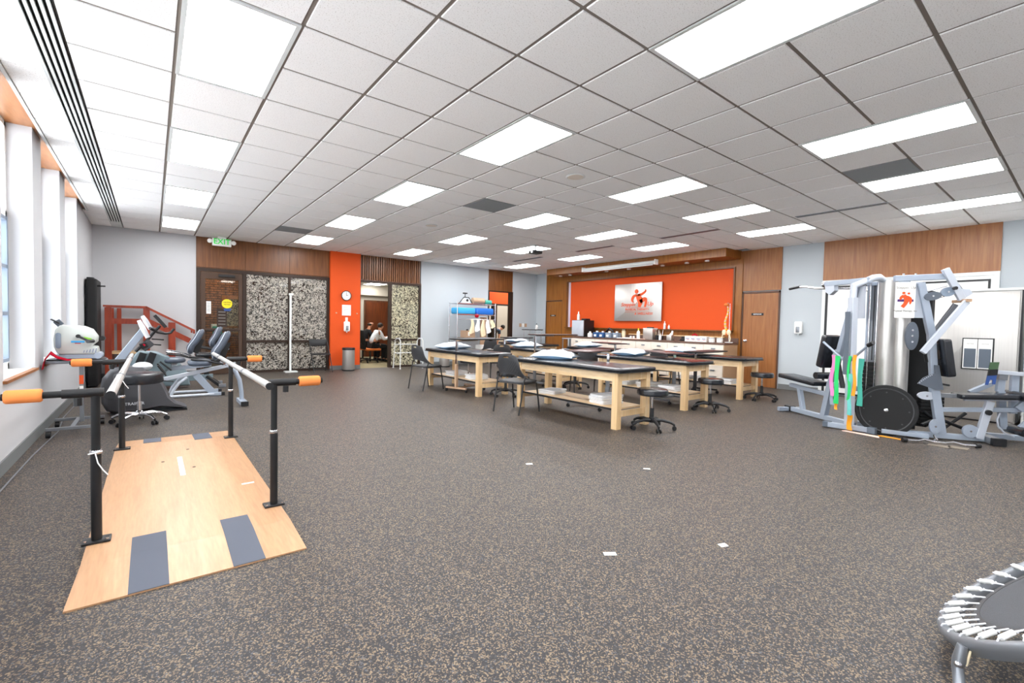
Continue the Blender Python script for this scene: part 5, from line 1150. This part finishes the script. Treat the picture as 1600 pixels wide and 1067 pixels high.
# sign plate on the tower
sp = T('machine_sign', 'white sign plate with an orange figure on the weight machine tower', 'sign', gr(0, 1.45, .02))
sn = PRn.copy()
MB().pad(gr(.005, 1.66, .05), .098, .215, -.012, .012, .008, .003, ax=PRd, ay=(0, 0, 1), az=PRn).build('plate', 'white_plastic', sp)
def S3(u, v): return gr(.005+u, 1.66+v, .0635)
for pts in (((-.02, .055, .03), (-.045, .03, .03), (-.05, .005, .02)), ((-.02, .06, .04), (.01, .01, .05), (.0, -.04, .04), (-.03, -.085, .04)), ((.01, .04, .035), (.045, .02, .03), (.05, -.02, .025), (.045, -.05, .01))):
    mb = MB(); stroke(mb, pts, S3, PRn*.0012*(1+len(pts)*.2)); mb.build('figure', 'logo_orange', sp, smooth=False)
for u, v, r_ in ((-.02, .085, .017), (.03, .08, .014)): MB().lathe([(r_, 0), (r_, .002), (.0005, .002)], S3(u, v), 16, PRn).build('figure_head', 'logo_orange', sp)
MB().prism([S3(-.08, .01), S3(.08, .01), S3(.08, -.02), S3(-.08, -.02)], PRn*.0008).build('purple_band', 'purple', sp, smooth=False)
text('lettering', "Steppin' Up", .042, 'grey_print', S3(0, .15), PRn, sp, ext=.001); text('lettering', 'Physical Therapy, Inc', .028, 'grey_print', S3(0, -.13), PRn, sp, ext=.001)
MB().prism([gr(.11, 1.88, .0), gr(.20, 1.88, .0), gr(.23, 1.45, .0), gr(.11, 1.45, .0)], PRn*-.012).build('side_plate', 'light_silver', t, smooth=False)
# right station
gb_('floor_beam', gr(.10, .045, .0), gr(.92, .045, .0), .07, .06); gb_('foot_bar', gr(.90, .045, -.12), gr(.90, .045, .14), .11, .075, 'grey_metal'); gb_('foot_cap', gr(.90, .045, .14), gr(.90, .045, .19), .12, .085, 'black_plastic'); gb_('foot_cap', gr(.90, .045, -.16), gr(.90, .045, -.12), .12, .085, 'black_plastic')
gb_('upright', gr(.17, 1.87), gr(.30, 1.27), .075, .07, up=PRn); gb_('upright', gr(.30, 1.28), gr(.36, .60), .07, .07, up=PRn); gb_('upright', gr(.355, .62), gr(.45, .05), .085, .07, up=PRn)
gb_('top_beam', gr(-.09, 1.925), gr(.43, 1.945), .06, .07); 
for s_ in (-.0, .12): MB().cyl(gr(s_, 1.96, .0), gr(s_, 1.985, .0), .012, 8).build('bolt', 'chrome', t)
gb_('swing_link', gr(.385, 2.03, .04), gr(.56, 1.67, .04), .07, .05, 'light_silver', up=PRn); gb_('link_rear', gr(.44, 1.99, -.04), gr(.60, 1.75, -.04), .05, .03, 'grey_metal', up=PRn)
MB().cyl(gr(.47, 1.80, .06), gr(.47, 1.80, .1), .02).build('adjust_pin', 'black_plastic', t)
gb_('press_arm', gr(.565, 1.64, .12), gr(.13, 1.04, .22), .06, .04, 'light_silver', up=PRn); gb_('press_arm', gr(.58, 1.62, -.10), gr(.40, 1.20, -.22), .065, .045, 'grey_metal', up=PRn); gb_('arm_yoke', gr(.57, 1.655, .16), gr(.575, 1.655, -.14), .05, .035, 'tan_laminate')
MB().cyl(gr(.16, 1.05, .2), gr(.2, .93, .16), .016).build('hand_grip', 'black_plastic', t)
def disc(n, a, z, rx_, rz_, m_, off=0, th_=.03, ang_=0):
    pts = []
    for q in range(20):
        th2 = 2*PI*q/20; u, v = rx_*math.cos(th2), rz_*math.sin(th2); pts.append(gr(a+u*math.cos(ang_)-v*math.sin(ang_), z+u*math.sin(ang_)+v*math.cos(ang_), off))
    o = MB().prism(pts, PRn*th_).build(n, m_, t); MB().cyl(gr(a, z, off+th_), gr(a, z, off+th_+.006), .011, 10).build('bolt', 'chrome', t); return o
disc('pulley', .28, 1.71, .085, .05, 'pulley_grey', .02, ang_=.15); disc('pulley', .425, 1.76, .07, .055, 'grey_blue', .02, ang_=.3)
MB().tube([gr(.2, 1.66, .03), gr(.35, 1.69, .03), gr(.5, 1.74, .03)], .004, 6).build('cable', 'black_plastic', t); MB().tube([gr(.22, 1.76, .03), gr(.42, 1.83, .03)], .004, 6).build('cable', 'grey_metal', t)
MB().prism([gr(.545, 1.80, .0), gr(.64, 1.79, .0), gr(.67, 1.74, .0), gr(.60, 1.69, .0), gr(.55, 1.68, .0)], PRn*.02).build('index_plate', 'light_silver', t, smooth=False)
vpad('back_pad', gr(.40, 1.20), gr(.465, .76), .14, .04, PRn); gb_('pad_bracket', gr(.34, 1.1), gr(.40, 1.12), .05, .07, 'black_plastic'); gb_('pad_bracket', gr(.34, .95), gr(.42, .92), .05, .05, 'black_plastic')
MB().prism([gr(*a, .045) for a in ((.325, .89), (.365, .89), (.42, .60), (.34, .60), (.17, .66), (.22, .73), (.29, .775), (.33, .79))], PRn*.02).build('index_quadrant', 'pulley_grey', t, smooth=False)
for k in range(8):
    u = k/7; MB().cyl(gr(.185+.115*u, .672+.10*u**.8, .066), gr(.185+.115*u, .672+.10*u**.8, .07), .006, 8).build('index_hole', 'light_silver', t)
MB().cyl(gr(.45, .66, -.03), gr(.45, .66, .1), .012).build('adjust_pin', 'black_plastic', t)
disc('pulley', .28, .515, .09, .048, 'light_silver', .0); disc('pulley', .10, 1.23, .065, .17, 'pulley_grey', .01)
for p_ in ((.10, 1.30), (.10, 1.16)): MB().cyl(gr(*p_, .04), gr(*p_, .048), .012, 10).build('bolt', 'chrome', t)
disc('pulley_plate', .355, .16, .055, .085, 'silver_paint', .05); disc('pulley_plate', .70, .13, .075, .075, 'silver_paint', .03)
gb_('strut', gr(.87, .49, .04), gr(.785, .05, .04), .075, .05, 'light_silver', up=PRn); MB().cyl(gr(.845, .365, .06), gr(.845, .365, .09), .03).build('pivot_bolt', 'black_plastic', t)
gb_('mid_beam', gr(.42, .355), gr(1.30, .42), .05, .05); gb_('thin_bar', gr(.64, .49, .02), gr(1.3, .53, .02), .03, .02, 'light_silver')
gb_('seat_support', gr(.42, .53), gr(.6, .53), .04, .05, 'grey_metal')
MB().pad((gr(.58, .535)+gr(1.10, .56))/2, .27, .13, -.028, .028, .03, .012, ax=(gr(1.10, .56)-gr(.58, .535)).normalized(), ay=PRn).build('seat_pad', 'black_vinyl', t)
gb_('rear_rail', gr(.80, .56, -.2), gr(1.0, .68, -.2), .06, .05, 'silver_paint')
gb_('rear_post', gr(1.03, .60, -.1), gr(1.035, .80, -.1), .07, .05, 'silver_paint', up=PRn); gb_('rear_post', gr(1.04, .60, -.1), gr(1.08, .16, -.1), .07, .05, 'silver_paint', up=PRn); gb_('post_cap', gr(1.03, .74, -.08), gr(1.035, .81, -.08), .085, .06, 'grey_metal', up=PRn)
gb_('rear_post', gr(1.16, .35, -.1), gr(1.16, .80, -.1), .07, .05, 'silver_paint', up=PRn)
gb_('top_arm', gr(.95, .83, -.05), gr(1.35, .81, -.05), .035, .045, 'light_silver')
MB().prism([gr(*a, .02) for a in ((.86, .945), (.94, .95), (.93, .87), (.85, .86))], PRn*.015).build('arm_board', 'green_sheet', t, smooth=False); MB().prism([gr(*a, .02) for a in ((.85, .86), (.93, .87), (.925, .80), (.84, .79))], PRn*.02).build('board_clamp', 'black_plastic', t, smooth=False)
MB().prism([gr(*a, .02) for a in ((.84, .79), (.925, .80), (.915, .69), (.89, .69), (.89, .74), (.865, .74), (.85, .68), (.825, .68))], PRn*.012).build('board_foot', 'deep_blue', t, smooth=False)
for z in (.565, .17): MB().cyl(gr(1.15, z, -.20), gr(1.15, z, .16), .052).build('roller_pad', 'black_vinyl', t); MB().cyl(gr(1.15, z, .16), gr(1.15, z, .17), .02).build('roller_cap', 'grey_metal', t)
MB().tube([gr(.99, .36), gr(.965, .28), gr(.98, .2), gr(1.04, .13), gr(1.13, .09)], .010, 8).build('curved_guard', 'light_silver', t)
gb_('floor_beam', gr(.84, .05, -.25), gr(1.35, .05, -.2), .07, .06); gb_('lever_link', gr(1.12, .42, .05), gr(1.24, .56, .05), .08, .04, 'silver_paint', up=PRn); gb_('lever_link', gr(1.16, .2, .05), gr(1.3, .36, .05), .08, .04, 'silver_paint', up=PRn)
# low plates and black mechanics behind
for k in range(8): MB().pad(gr(.48, .12+.045*k, -.35), .12, .07, 0, .04, .006, .003, ax=PRd, ay=PRn).build('weight_plate', 'mat_black', t)
gb_('rear_frame', gr(.12, .05, -.3), gr(.12, .42, -.3), .06, .06, 'black_plastic', up=PRn); gb_('rear_frame', gr(.28, .05, -.3), gr(.28, .42, -.3), .06, .06, 'black_plastic', up=PRn); gb_('rear_frame', gr(.08, .4, -.3), gr(.3, .4, -.3), .04, .04, 'black_plastic')
gb_('floor_beam', gr(-.15, .05, .0), gr(.28, .04, .1), .07, .05)
MB().tube([gr(.3, .14, -.1), gr(.5, .22, -.2), gr(.75, .12, -.2)], .02, 8).build('linkage', 'black_plastic', t); MB().tube([gr(.35, .3, -.2), gr(.6, .1, -.25), gr(.8, .3, -.25)], .02, 8).build('linkage', 'black_plastic', t)
gb_('side_leg', gr(.60, .05, -.3), gr(.5, .42, -.35), .05, .05, 'grey_metal', up=PRn)

# round balance disc leaning on the machine
t = T('balance_disc', 'black round balance platform leaning on edge against the weight machine', 'platform', (7.2, 1.58, 0))
dn = Vector((-.93, -.30, .12)).normalized(); dc = Vector((7.17, 1.60, .302))
MB().lathe([(.30, -.025), (.312, -.01), (.312, .012), (.302, .024), (.05, .026), (.001, .026)], dc, 40, dn).build('platform', 'mat_black', t)
MB().lathe([(.27, .024), (.265, .030), (.255, .024)], dc, 40, dn).build('raised_ring', 'charcoal_plastic', t)
MB().lathe([(.02, .024), (.022, .03), (.008, .036)], dc, 14, dn).build('centre_bolt', 'chrome', t)
da, db = MB().frame(dn)
for k in range(8): MB().lathe([(.009, .024), (.009, .029), (.001, .03)], dc+(da*math.cos(k*PI/4)+db*math.sin(k*PI/4))*.22, 8, dn).build('rivet', 'charcoal_plastic', t)

# resistance bands hanging over the arms
def band(s_, n, ztop, zbot, w_, m_, lab, wav=.01, ph=0):
    mb = MB(); rings = []
    for q in range(13):
        u = q/12; z = ztop+(zbot-ztop)*u; off = wav*math.sin(u*7+ph); ww = w_*(1-.25*math.sin(u*PI)*(.5+.5*math.sin(ph)))
        rings.append([gl(s_-ww/2+off, z, n), gl(s_+off, z, n+.014*math.cos(u*5+ph)), gl(s_+ww/2+off, z, n), gl(s_+ww/2+off, z, n-.004), gl(s_+off, z, n-.004+.010*math.cos(u*5+ph)), gl(s_-ww/2+off, z, n-.004)])
    mb.loft(rings); return tag(mb.build('resistance_band', m_, ang=70), lab, 'band', 'elastic bands hanging on the weight machine')
band(1.17, .26, .955, .42, .07, 'band_pink', 'pink elastic band hanging furthest from the disc', .02, .5); band(1.16, .245, .50, .30, .08, 'band_grey', 'grey elastic band end below the pink band', .01, 1)
band(1.255, .27, .95, .33, .085, 'band_green', 'broad bright green elastic band beside the pink one', .006, 2); band(1.245, .255, .36, .25, .05, 'band_orange', 'short orange band end under the green band', .004, 0)
band(1.345, .235, 1.52, .72, .085, 'rubber_dark', 'long dark grey band lying flat on the front post', .004, .2)
band(1.425, .25, .96, .40, .045, 'band_green', 'narrow green band between the post and the orange band', .016, 2.4); band(1.455, .255, .74, .22, .07, 'band_aqua', 'pale aqua band hanging right of the post', .008, 1.3)
band(1.455, .24, .225, .03, .085, 'band_orange', 'wide orange band reaching the floor by the disc', .006, .3); band(1.53, .27, .98, .47, .055, 'band_orange', 'twisted orange band in front of the teal band', .012, 3)
band(1.60, .25, .94, .36, .085, 'band_teal', 'teal elastic band hanging next to the steel tower', .008, 1.9)
tag(MB().prism([(7.02, 1.60, .002), (6.99, 1.36, .002), (6.95, 1.37, .002), (6.97, 1.62, .002)], (0, 0, .006)).build('floor_band', 'band_orange', smooth=False), 'orange band lying on the floor in front of the disc', 'band')
mb = MB(); mb.prism([(6.92, 1.98, .001), (6.90, 1.85, .001), (6.87, 1.7, .001), (6.85, 1.58, .001), (6.93, 1.6, .001), (6.95, 1.75, .001), (6.97, 1.95, .001)], (0, 0, .008)); tag(mb.build('pink_strap', 'peach_paper', smooth=False), 'pale pink crumpled strap on the floor at the post foot', 'strap')
# curl bar, mats
t = T('curl_bar', 'chrome bent curl bar lying on the floor before the weight machine', 'bar', (7.1, 1.0, 0))
cbp = [(6.86, 1.33, .03), (6.93, 1.24, .03), (6.99, 1.20, .045), (7.02, 1.12, .03), (7.05, 1.03, .03), (7.10, .97, .045), (7.13, .88, .03), (7.19, .80, .03)]
MB().tube(cbp, .014, 10).build('bar', 'chrome', t); MB().cyl(cbp[0], (6.83, 1.36, .03), .026).build('end_cap', 'black_plastic', t); MB().cyl(cbp[-1], (7.22, .77, .03), .026).build('end_cap', 'black_plastic', t)
MB().tube([(7.02, 1.12, .03), (7.08, 1.12, .06), (7.12, 1.14, .09), (7.1, 1.1, .04)], .008, 6).build('hook', 'chrome', t)
for k, (a, b) in enumerate((((6.93, 1.16), (6.86, .98)), ((7.0, 1.0), (6.95, .84)))): tag(MB().box(a[0]-.02, a[0]+.13, b[1], a[1], .001, .006).build('floor_sheet', 'mortar_light', smooth=False), 'thin brown sheet under the curl bar, %s the disc' % ('nearer' if k == 0 else 'farther from'), 'sheet')

# steel cabinet with framed notice
t = T('steel_cabinet', 'tall brushed steel cabinet behind the weight machine, framed charts on its door', 'cabinet', (9.9, 1.3, 0))
MB().box(9.53, 10.2, .69, 2.02, .02, 1.90).build('body', 'brushed', t, smooth=False)
MB().pad((9.53, 1.355, .96), .655, .92, 0, .03, .012, .006, ax=(0, 1, 0), ay=(0, 0, 1), az=(-1, 0, 0)).build('door', 'brushed', t)
MB().box(9.47, 10.22, .66, 2.04, 1.90, 1.93).build('top_cap', 'white_metal', t, smooth=False); MB().box(9.50, 9.53, .665, .685, .05, 1.9).build('hinge_edge', 'black_plastic', t, smooth=False); MB().box(9.55, 10.18, .72, 2.0, 0, .02).build('plinth', 'black_plastic', t, smooth=False)
t = T('framed_charts', 'black framed pair of dark charts mounted on the steel cabinet', 'frame', (9.49, 1.1, .75))
MB().box(9.47, 9.499, .925, 1.255, .755, 1.215).build('frame', 'black_plastic', t, smooth=False)
for a in (.94, 1.095): MB().box(9.465, 9.47, a, a+.147, .77, 1.20).build('sheet', 'paper', t, smooth=False); MB().box(9.462, 9.465, a+.012, a+.135, .785, 1.06).build('dark_print', 'rubber_dark', t, smooth=False); text('lettering', 'NOTICE', .02, 'grey_print', (9.464, a+.075, 1.13), (-1, 0, 0), t, ext=.0005)
# edge of a storage shelf beside it
t = T('storage_shelf', 'open white shelf unit at the very edge beside the steel cabinet', 'shelf', (9.9, .4, 0))
for y in (.62, .0): MB().box(9.6, 10.1, y, y+.02, 0, 1.86).build('side_panel', 'white_metal', t, smooth=False)
for z in (.06, .55, 1.05, 1.5, 1.84): MB().box(9.6, 10.1, .02, .62, z, z+.02).build('shelf', 'white_metal', t, smooth=False)
tag(MB().pad((9.8, .35, 1.071), .14, .22, 0, .3, .03, .02).build('foam_block', 'orange_seat'), 'orange foam block on the edge shelf', 'block'); tag(MB().pad((9.8, .35, .571), .14, .24, 0, .36, .03, .02).build('foam_block', 'band_teal'), 'teal foam block on the edge shelf', 'block')

# ============================================================ REBOUNDER
# the frame is inclined, like a ball rebounder: low edge towards the tables
R0 = .472
t = T('rebounder', 'inclined mini trampoline with grey rim and white springs in the front corner', 'trampoline', (2.60, .0, 0))
RN = Vector((-.02, .81, 1)).normalized(); RA = RN.cross(Vector((0, 1, 0))).normalized(); RB = RN.cross(RA).normalized(); RA, RB = RA, RB
if RA.cross(RB).dot(RN) < 0: RB = -RB
RC = Vector((2.60, .0, .385)); RM = Matrix((RA, RB, RN)).transposed().to_4x4(); RM.translation = RC-Vector((2.60, 0, 0))
def tramp(mb, name, m_, par, ang=45):
    loc = t.location.copy(); mb.v = [tuple(RC+RA*v[0]+RB*v[1]+RN*v[2]) for v in mb.v]; return mb.build(name, m_, par, ang=ang)
tramp(MB().lathe([(R0-.012, -.055), (R0+.004, -.052), (R0+.012, -.02), (R0+.008, -.004), (R0-.004, .003), (R0-.026, -.002), (R0-.030, -.012), (R0-.02, -.045), (R0-.012, -.055)], (0, 0, 0), 72, caps=False), 'rim', 'grey_metal', t, 60)
tramp(MB().lathe([(.001, -.016), (.30, -.016), (.345, -.014), (.352, -.018), (.345, -.022), (.001, -.022)], (0, 0, 0), 64), 'bounce_mat', 'mat_grey', t)
tramp(MB().lathe([(.334, -.0135), (.353, -.012), (.355, -.018), (.334, -.0235), (.334, -.0135)], (0, 0, 0), 64, caps=False), 'mat_hem', 'charcoal_plastic', t)
sp0 = None
for k in range(36):
    a = 2*PI*k/36+.05; mm = RM @ Matrix.Rotation(a, 4, 'Z')
    if sp0 is None:
        mb = MB(); mb.cyl((.392, 0, .0), (.446, 0, .006), .0095, 12); me = MB(); sp0 = mb.build('spring', 'white_plastic'); sp0.parent = t
        h = MB(); h.tube([(.446, 0, .006), (.458, .004, .010), (.466, 0, .005), (.464, -.004, -.002)], .003, 6); h.tube([(.394, 0, .0), (.380, .004, -.002), (.360, 0, -.008), (.344, 0, -.012)], .0034, 6); h.tube([(.386, -.009, -.003), (.376, 0, -.003), (.386, .009, -.003)], .0034, 6)
        hk = h.build('hook', 'foam_grey'); hk.parent = sp0; hk['kind'] = 'stuff'; s1 = sp0
    else:
        s1 = sp0.copy(); COL.objects.link(s1); s1.parent = t; h2 = hk.copy(); COL.objects.link(h2); h2.parent = s1
    s1.matrix_basis = mm
for x, y, z in ((2.255, .255, .165), (2.945, .255, .165), (2.255, -.255, .585), (2.945, -.255, .585)):
    d = Vector((x-2.6, y, 0)).normalized(); o_ = Vector((x, y, 0)); dx = -1 if x < 2.6 else 1
    MB().tube([o_+Vector((0, 0, z-.01)), o_+Vector((dx*.012, .006, z*.62)), o_+Vector((dx*.004, .010, z*.45)), o_+Vector((dx*.03, .0, z*.14)), o_+Vector((dx*.05, -.01, .004))], .018, 12, [.016, .020, .017, .017, .021]).build('leg', 'grey_metal', t)
    MB().bar(o_+Vector((.01, -.02, z-.02)), o_+Vector((.005, -.012, z*.55)), .04, .006, up=(0, 1, 0)).build('leg_bracket', 'bone', t)
    MB().ell(o_+Vector((dx*.012-.018, .006, z*.58)), (.012, .012, .012), 10, 6).build('rivet', 'chrome', t)
# paper scraps on the floor
for k, (x, y, w_, h_, a, lb) in enumerate(((2.69, 3.14, .06, .03, -.5, 'small white paper scrap on the floor before the nearest table'), (3.47, 2.44, .06, .02, -.9, 'thin white paper scrap on the open floor, farthest right'),
                                   (1.99, 1.62, .07, .03, -.66, 'white paper scrap nearest the viewer on the floor'), (2.61, 1.30, .05, .035, -.4, 'square white paper scrap on the floor nearest the trampoline'))):
    mb = MB(); mb.prism([(-w_/2, -h_/2, 0), (w_/2, -h_/2*.8, 0), (w_/2*.9, h_/2, .004), (-w_/2*1.05, h_/2*.9, .002)], (0, 0, .0015)); o = mb.build('paper_scrap', 'paper', smooth=False); o.location = (x, y, .001); o.rotation_euler = (0, 0, a); tag(o, lb, 'paper', 'white scraps on the floor')
o = tag(MB().box(.52, .60, 3.86, 3.885, th+.0005, th+.002).build('paper_scrap', 'paper', smooth=False), 'tiny white tape bit on the ramp board near the right rail', 'paper')

# ============================================================ PEOPLE
def skinmesh(name, V, Es, R_, m_, parent, sub=2):
    me = bpy.data.meshes.new(name); off = Vector((0, 0, 0)); p = parent
    while p is not None: off += p.location; p = p.parent
    me.from_pydata([tuple(V3(v)-off) for v in V], Es, []); o = bpy.data.objects.new(name, me); COL.objects.link(o)
    sm = o.modifiers.new('skin', 'SKIN'); sm.use_smooth_shade = True; sm.branch_smoothing = .4
    for i, r_ in enumerate(R_): me.skin_vertices[0].data[i].radius = (r_, r_) if not isinstance(r_, tuple) else r_
    me.skin_vertices[0].data[0].use_root = True
    ss = o.modifiers.new('sub', 'SUBSURF'); ss.levels = sub; ss.render_levels = sub
    dg = bpy.context.evaluated_depsgraph_get(); me2 = bpy.data.meshes.new_from_object(o.evaluated_get(dg)); me2.materials.clear(); me2.materials.append(MATS[m_])
    o.modifiers.clear(); o.data = me2; me2.name = name; me2.shade_smooth()
    if parent is not None: o.parent = parent
    return o
def person(J, lab, top, legs, hair=None, sleeves='long', face=(1, 0, 0)):
    """J: joints in world metres: pelvis, chest, neck, head, sh/el/wr/hand (L,R), hip/kn/an/toe (L,R)"""
    t = T('person', lab, 'person', (J['pelvis'][0], J['pelvis'][1], 0)); K = {k: V3(v) for k, v in J.items()}
    V = [K['pelvis'], (K['pelvis']+K['chest'])/2, K['chest'], K['neck'], K['head']-Vector((0, 0, .03)), K['head']+Vector((0, 0, .05))]; Rr = [.135, .13, .145, .052, .082, .085]; Es = [(0, 1), (1, 2), (2, 3), (3, 4), (4, 5)]
    f = V3(face).normalized(); sd_ = f.cross(Vector((0, 0, 1)))
    V.append(K['head']+f*.088); Rr.append(.014); Es.append((4, 6))
    for s_ in 'LR':
        n = len(V); V += [K['sh'+s_], K['el'+s_], K['wr'+s_], K['hand'+s_]]; Rr += [.056, .041, .028, .034]; Es += [(2, n), (n, n+1), (n+1, n+2), (n+2, n+3)]
        n = len(V); V += [K['hip'+s_], K['kn'+s_], K['an'+s_], K['toe'+s_]]; Rr += [.085, .062, .04, .035]; Es += [(0, n), (n, n+1), (n+1, n+2), (n+2, n+3)]
    skinmesh('body', V, Es, Rr, 'skin', t)
    for s_ in 'LR':   # fingers
        d = (K['hand'+s_]-K['wr'+s_]).normalized(); a = d.cross(Vector((0, 0, 1))).normalized() if abs(d.z) < .95 else Vector((1, 0, 0)); b = a.cross(d)
        for q, ln in enumerate((.062, .072, .068, .052)):
            r0 = K['hand'+s_]+d*.015+a*(-.024+.016*q); MB().tube([r0, r0+d*ln*.55-b*.004, r0+d*ln*.85-b*.022], .008, 6, [.009, .008, .006]).build('finger', 'skin', t)
        r0 = K['hand'+s_]-d*.02+a*.03; MB().tube([r0, r0+a*.02+d*.025, r0+a*.022+d*.05], .009, 6, [.011, .01, .007]).build('thumb', 'skin', t)
    h = K['head']
    crn = (K['head']-K['neck']).normalized(); crn = (crn-f*crn.dot(f)).normalized()
    for q in (-1, 1):
        MB().ell(h+sd_*.085*q+crn*-.01, (.014, .014, .03), 8, 6).build('ear', 'skin', t); MB().ell(h+f*.078+sd_*.03*q+crn*.012, (.009, .009, .007), 8, 6).build('eye', 'black_plastic', t)
    MB().ell(h+f*.078-crn*.058, (.012, .02, .006), 8, 6).build('mouth', 'red_stain', t)
    # clothes
    V = [K['pelvis'], (K['pelvis']+K['chest'])/2, K['chest'], K['neck']*.75+K['chest']*.25]; Rr = [.15, .15, .165, .07]; Es = [(0, 1), (1, 2), (2, 3)]
    for s_ in 'LR':
        n = len(V); el = K['el'+s_] if sleeves == 'long' else K['sh'+s_]*.45+K['el'+s_]*.55
        V += [K['sh'+s_], el]; Rr += [.072, .055]; Es += [(2, n), (n, n+1)]
        if sleeves == 'long': V.append(K['wr'+s_]*.9+K['el'+s_]*.1); Rr.append(.04); Es.append((n+1, n+2))
    skinmesh('shirt', V, Es, Rr, top, t)
    V = [K['pelvis']+Vector((0, 0, .02))]; Rr = [.155]; Es = []
    for s_ in 'LR': n = len(V); V += [K['hip'+s_], K['kn'+s_], K['an'+s_]]; Rr += [.098, .075, .055]; Es += [(0, n), (n, n+1), (n+1, n+2)]
    skinmesh('trousers', V, Es, Rr, legs, t)
    for s_ in 'LR': MB().tube([K['an'+s_]+Vector((0, 0, -.03))-(K['toe'+s_]-K['an'+s_])*.2, K['an'+s_]*.4+K['toe'+s_]*.6+Vector((0, 0, -.02)), K['toe'+s_]*1.0], .045, 10, [.045, .048, .035]).build('shoe', 'black_plastic', t)
    if hair:
        mb = MB(); c = h-f*.022+crn*.045; mb.ell(c, (.088, .09, .088), 14, 10)
        mb.build('hair', hair, t)
    else: MB().ell(h-f*.045+Vector((0, 0, -.025)), (.07, .088, .05), 14, 8).build('hair', 'hair_dark', t)
    return t
def seated(x, y, lab, top, hair, lean=.12, hz=1.22):
    P = {'pelvis': (x, y, .56), 'chest': (x+lean, y, .93), 'neck': (x+lean+.06, y, hz-.15), 'head': (x+lean+.12, y, hz)}
    for s_, q in (('L', 1), ('R', -1)):
        P['sh'+s_] = (x+lean, y+q*.19, .99); P['el'+s_] = (x+lean+.12, y+q*.24, .74); P['wr'+s_] = (x+lean+.36, y+q*.12, .80); P['hand'+s_] = (x+lean+.44, y+q*.09, .80)
        P['hip'+s_] = (x+.05, y+q*.10, .53); P['kn'+s_] = (x+.45, y+q*.13, .52); P['an'+s_] = (x+.42, y+q*.13, .10); P['toe'+s_] = (x+.60, y+q*.14, .035)
    return person(P, lab, top, 'black_cloth', hair)
seated(5.44, 14.75, 'balding person in a black shirt seated at the office desk', 'black_cloth', None, .1, 1.22)
seated(5.46, 14.15, 'person in a white shirt with short brown hair seated leaning over papers', 'white_cloth', 'hair_dark', .18, 1.13)
def office_chair(x, y, lab):
    t = T('office_chair', lab, 'chair', (x, y, 0), 0, 'office chairs at the desk', local=True)
    for k in range(5):
        a = 2*PI*k/5+.3; c, s_ = math.cos(a), math.sin(a); MB().tube([(0, 0, .09), (c*.15, s_*.15, .09), (c*.28, s_*.28, .065)], .018, 8).build('base_arm', 'black_plastic', t); MB().ell((c*.28, s_*.28, .03), (.03, .03, .03), 10, 6).build('caster', 'black_plastic', t)
    MB().cyl((0, 0, .08), (0, 0, .38), .028).build('column', 'black_plastic', t)
    MB().pad((.04, 0, .38), .24, .24, 0, .07, .08, .03).build('seat', 'orange_seat', t)
    MB().pad((-.26, 0, .72), .22, .30, -.03, .03, .08, .02, ax=(0, 1, 0), ay=(-.12, 0, .99), az=(.99, 0, .12)).build('backrest', 'black_cloth', t)
    MB().bar((-.16, 0, .36), (-.27, 0, .62), .06, .03, up=(0, 1, 0)).build('back_arm', 'black_plastic', t)
office_chair(5.40, 14.75, 'office chair with orange seat under the balding person'); office_chair(5.42, 14.15, 'office chair with orange seat and black back under the person in white')
t = T('office_desk', 'dark office desk beyond the doorway with the two seated people', 'desk', (6.5, 14.5, 0))
MB().box(6.0, 7.1, 13.9, 15.3, .70, .735).build('desk_top', 'black_plastic', t, smooth=False)
for x in (6.55, 7.04):
    for y in (13.94, 15.22): MB().bar((x, y, 0), (x, y, .70), .05).build('leg', 'black_plastic', t)
MB().box(6.6, 6.64, 13.98, 15.2, .2, .7).build('modesty_panel', 'black_plastic', t, smooth=False)
t = T('monitor', 'black computer monitor on the office desk', 'monitor', (6.55, 14.3, .735)); MB().pad((6.5, 14.3, 1.0), .3, .17, -.015, .015, .01, .005, ax=(0, 1, 0), ay=(0, 0, 1), az=(-1, 0, 0)).build('screen', 'black_plastic', t); MB().bar((6.53, 14.3, .74), (6.53, 14.3, .9), .05).build('stand', 'black_plastic', t); MB().pad((6.52, 14.3, .736), .1, .12, 0, .012, .03, .004).build('foot', 'black_plastic', t)
t = T('paper_tray', 'stack of pale document trays on the office desk', 'tray', (6.6, 14.85, .735))
for k in range(4): MB().box(6.45, 6.75, 14.72, 15.05, .737+.07*k, .78+.07*k).build('tray', 'bone', t, smooth=False)
for a in ((6.46, 14.73), (6.74, 15.04)): MB().box(a[0]-.01, a[0]+.01, a[1]-.01, a[1]+.01, .737, 1.0).build('tray_post', 'grey_metal', t, smooth=False)
tag(MB().box(5.98, 6.2, 14.05, 14.35, .737, .742).build('paper_sheet', 'paper', smooth=False), 'white sheet before the person in white on the desk', 'paper')
J = {'pelvis': (10.02, 14.3, .93), 'chest': (10.42, 14.28, 1.08), 'neck': (10.56, 14.27, 1.11), 'head': (10.68, 14.26, 1.16)}
for s_, q in (('L', 1), ('R', -1)):
    J['sh'+s_] = (10.44, 14.28+q*.17, 1.05); J['el'+s_] = (10.40, 14.28+q*.2, .78); J['wr'+s_] = (10.34, 14.28+q*.16, .57); J['hand'+s_] = (10.33, 14.28+q*.14, .50)
    J['hip'+s_] = (10.02, 14.3+q*.10, .86); J['kn'+s_] = (10.10, 14.3+q*.11, .47); J['an'+s_] = (10.02, 14.3+q*.12, .09); J['toe'+s_] = (10.18, 14.3+q*.13, .035)
person(J, 'person in a navy t-shirt bending forward in the passage doorway', 'navy_cloth', 'black_cloth', 'hair_dark', 'short', (.55, 0, -.83))
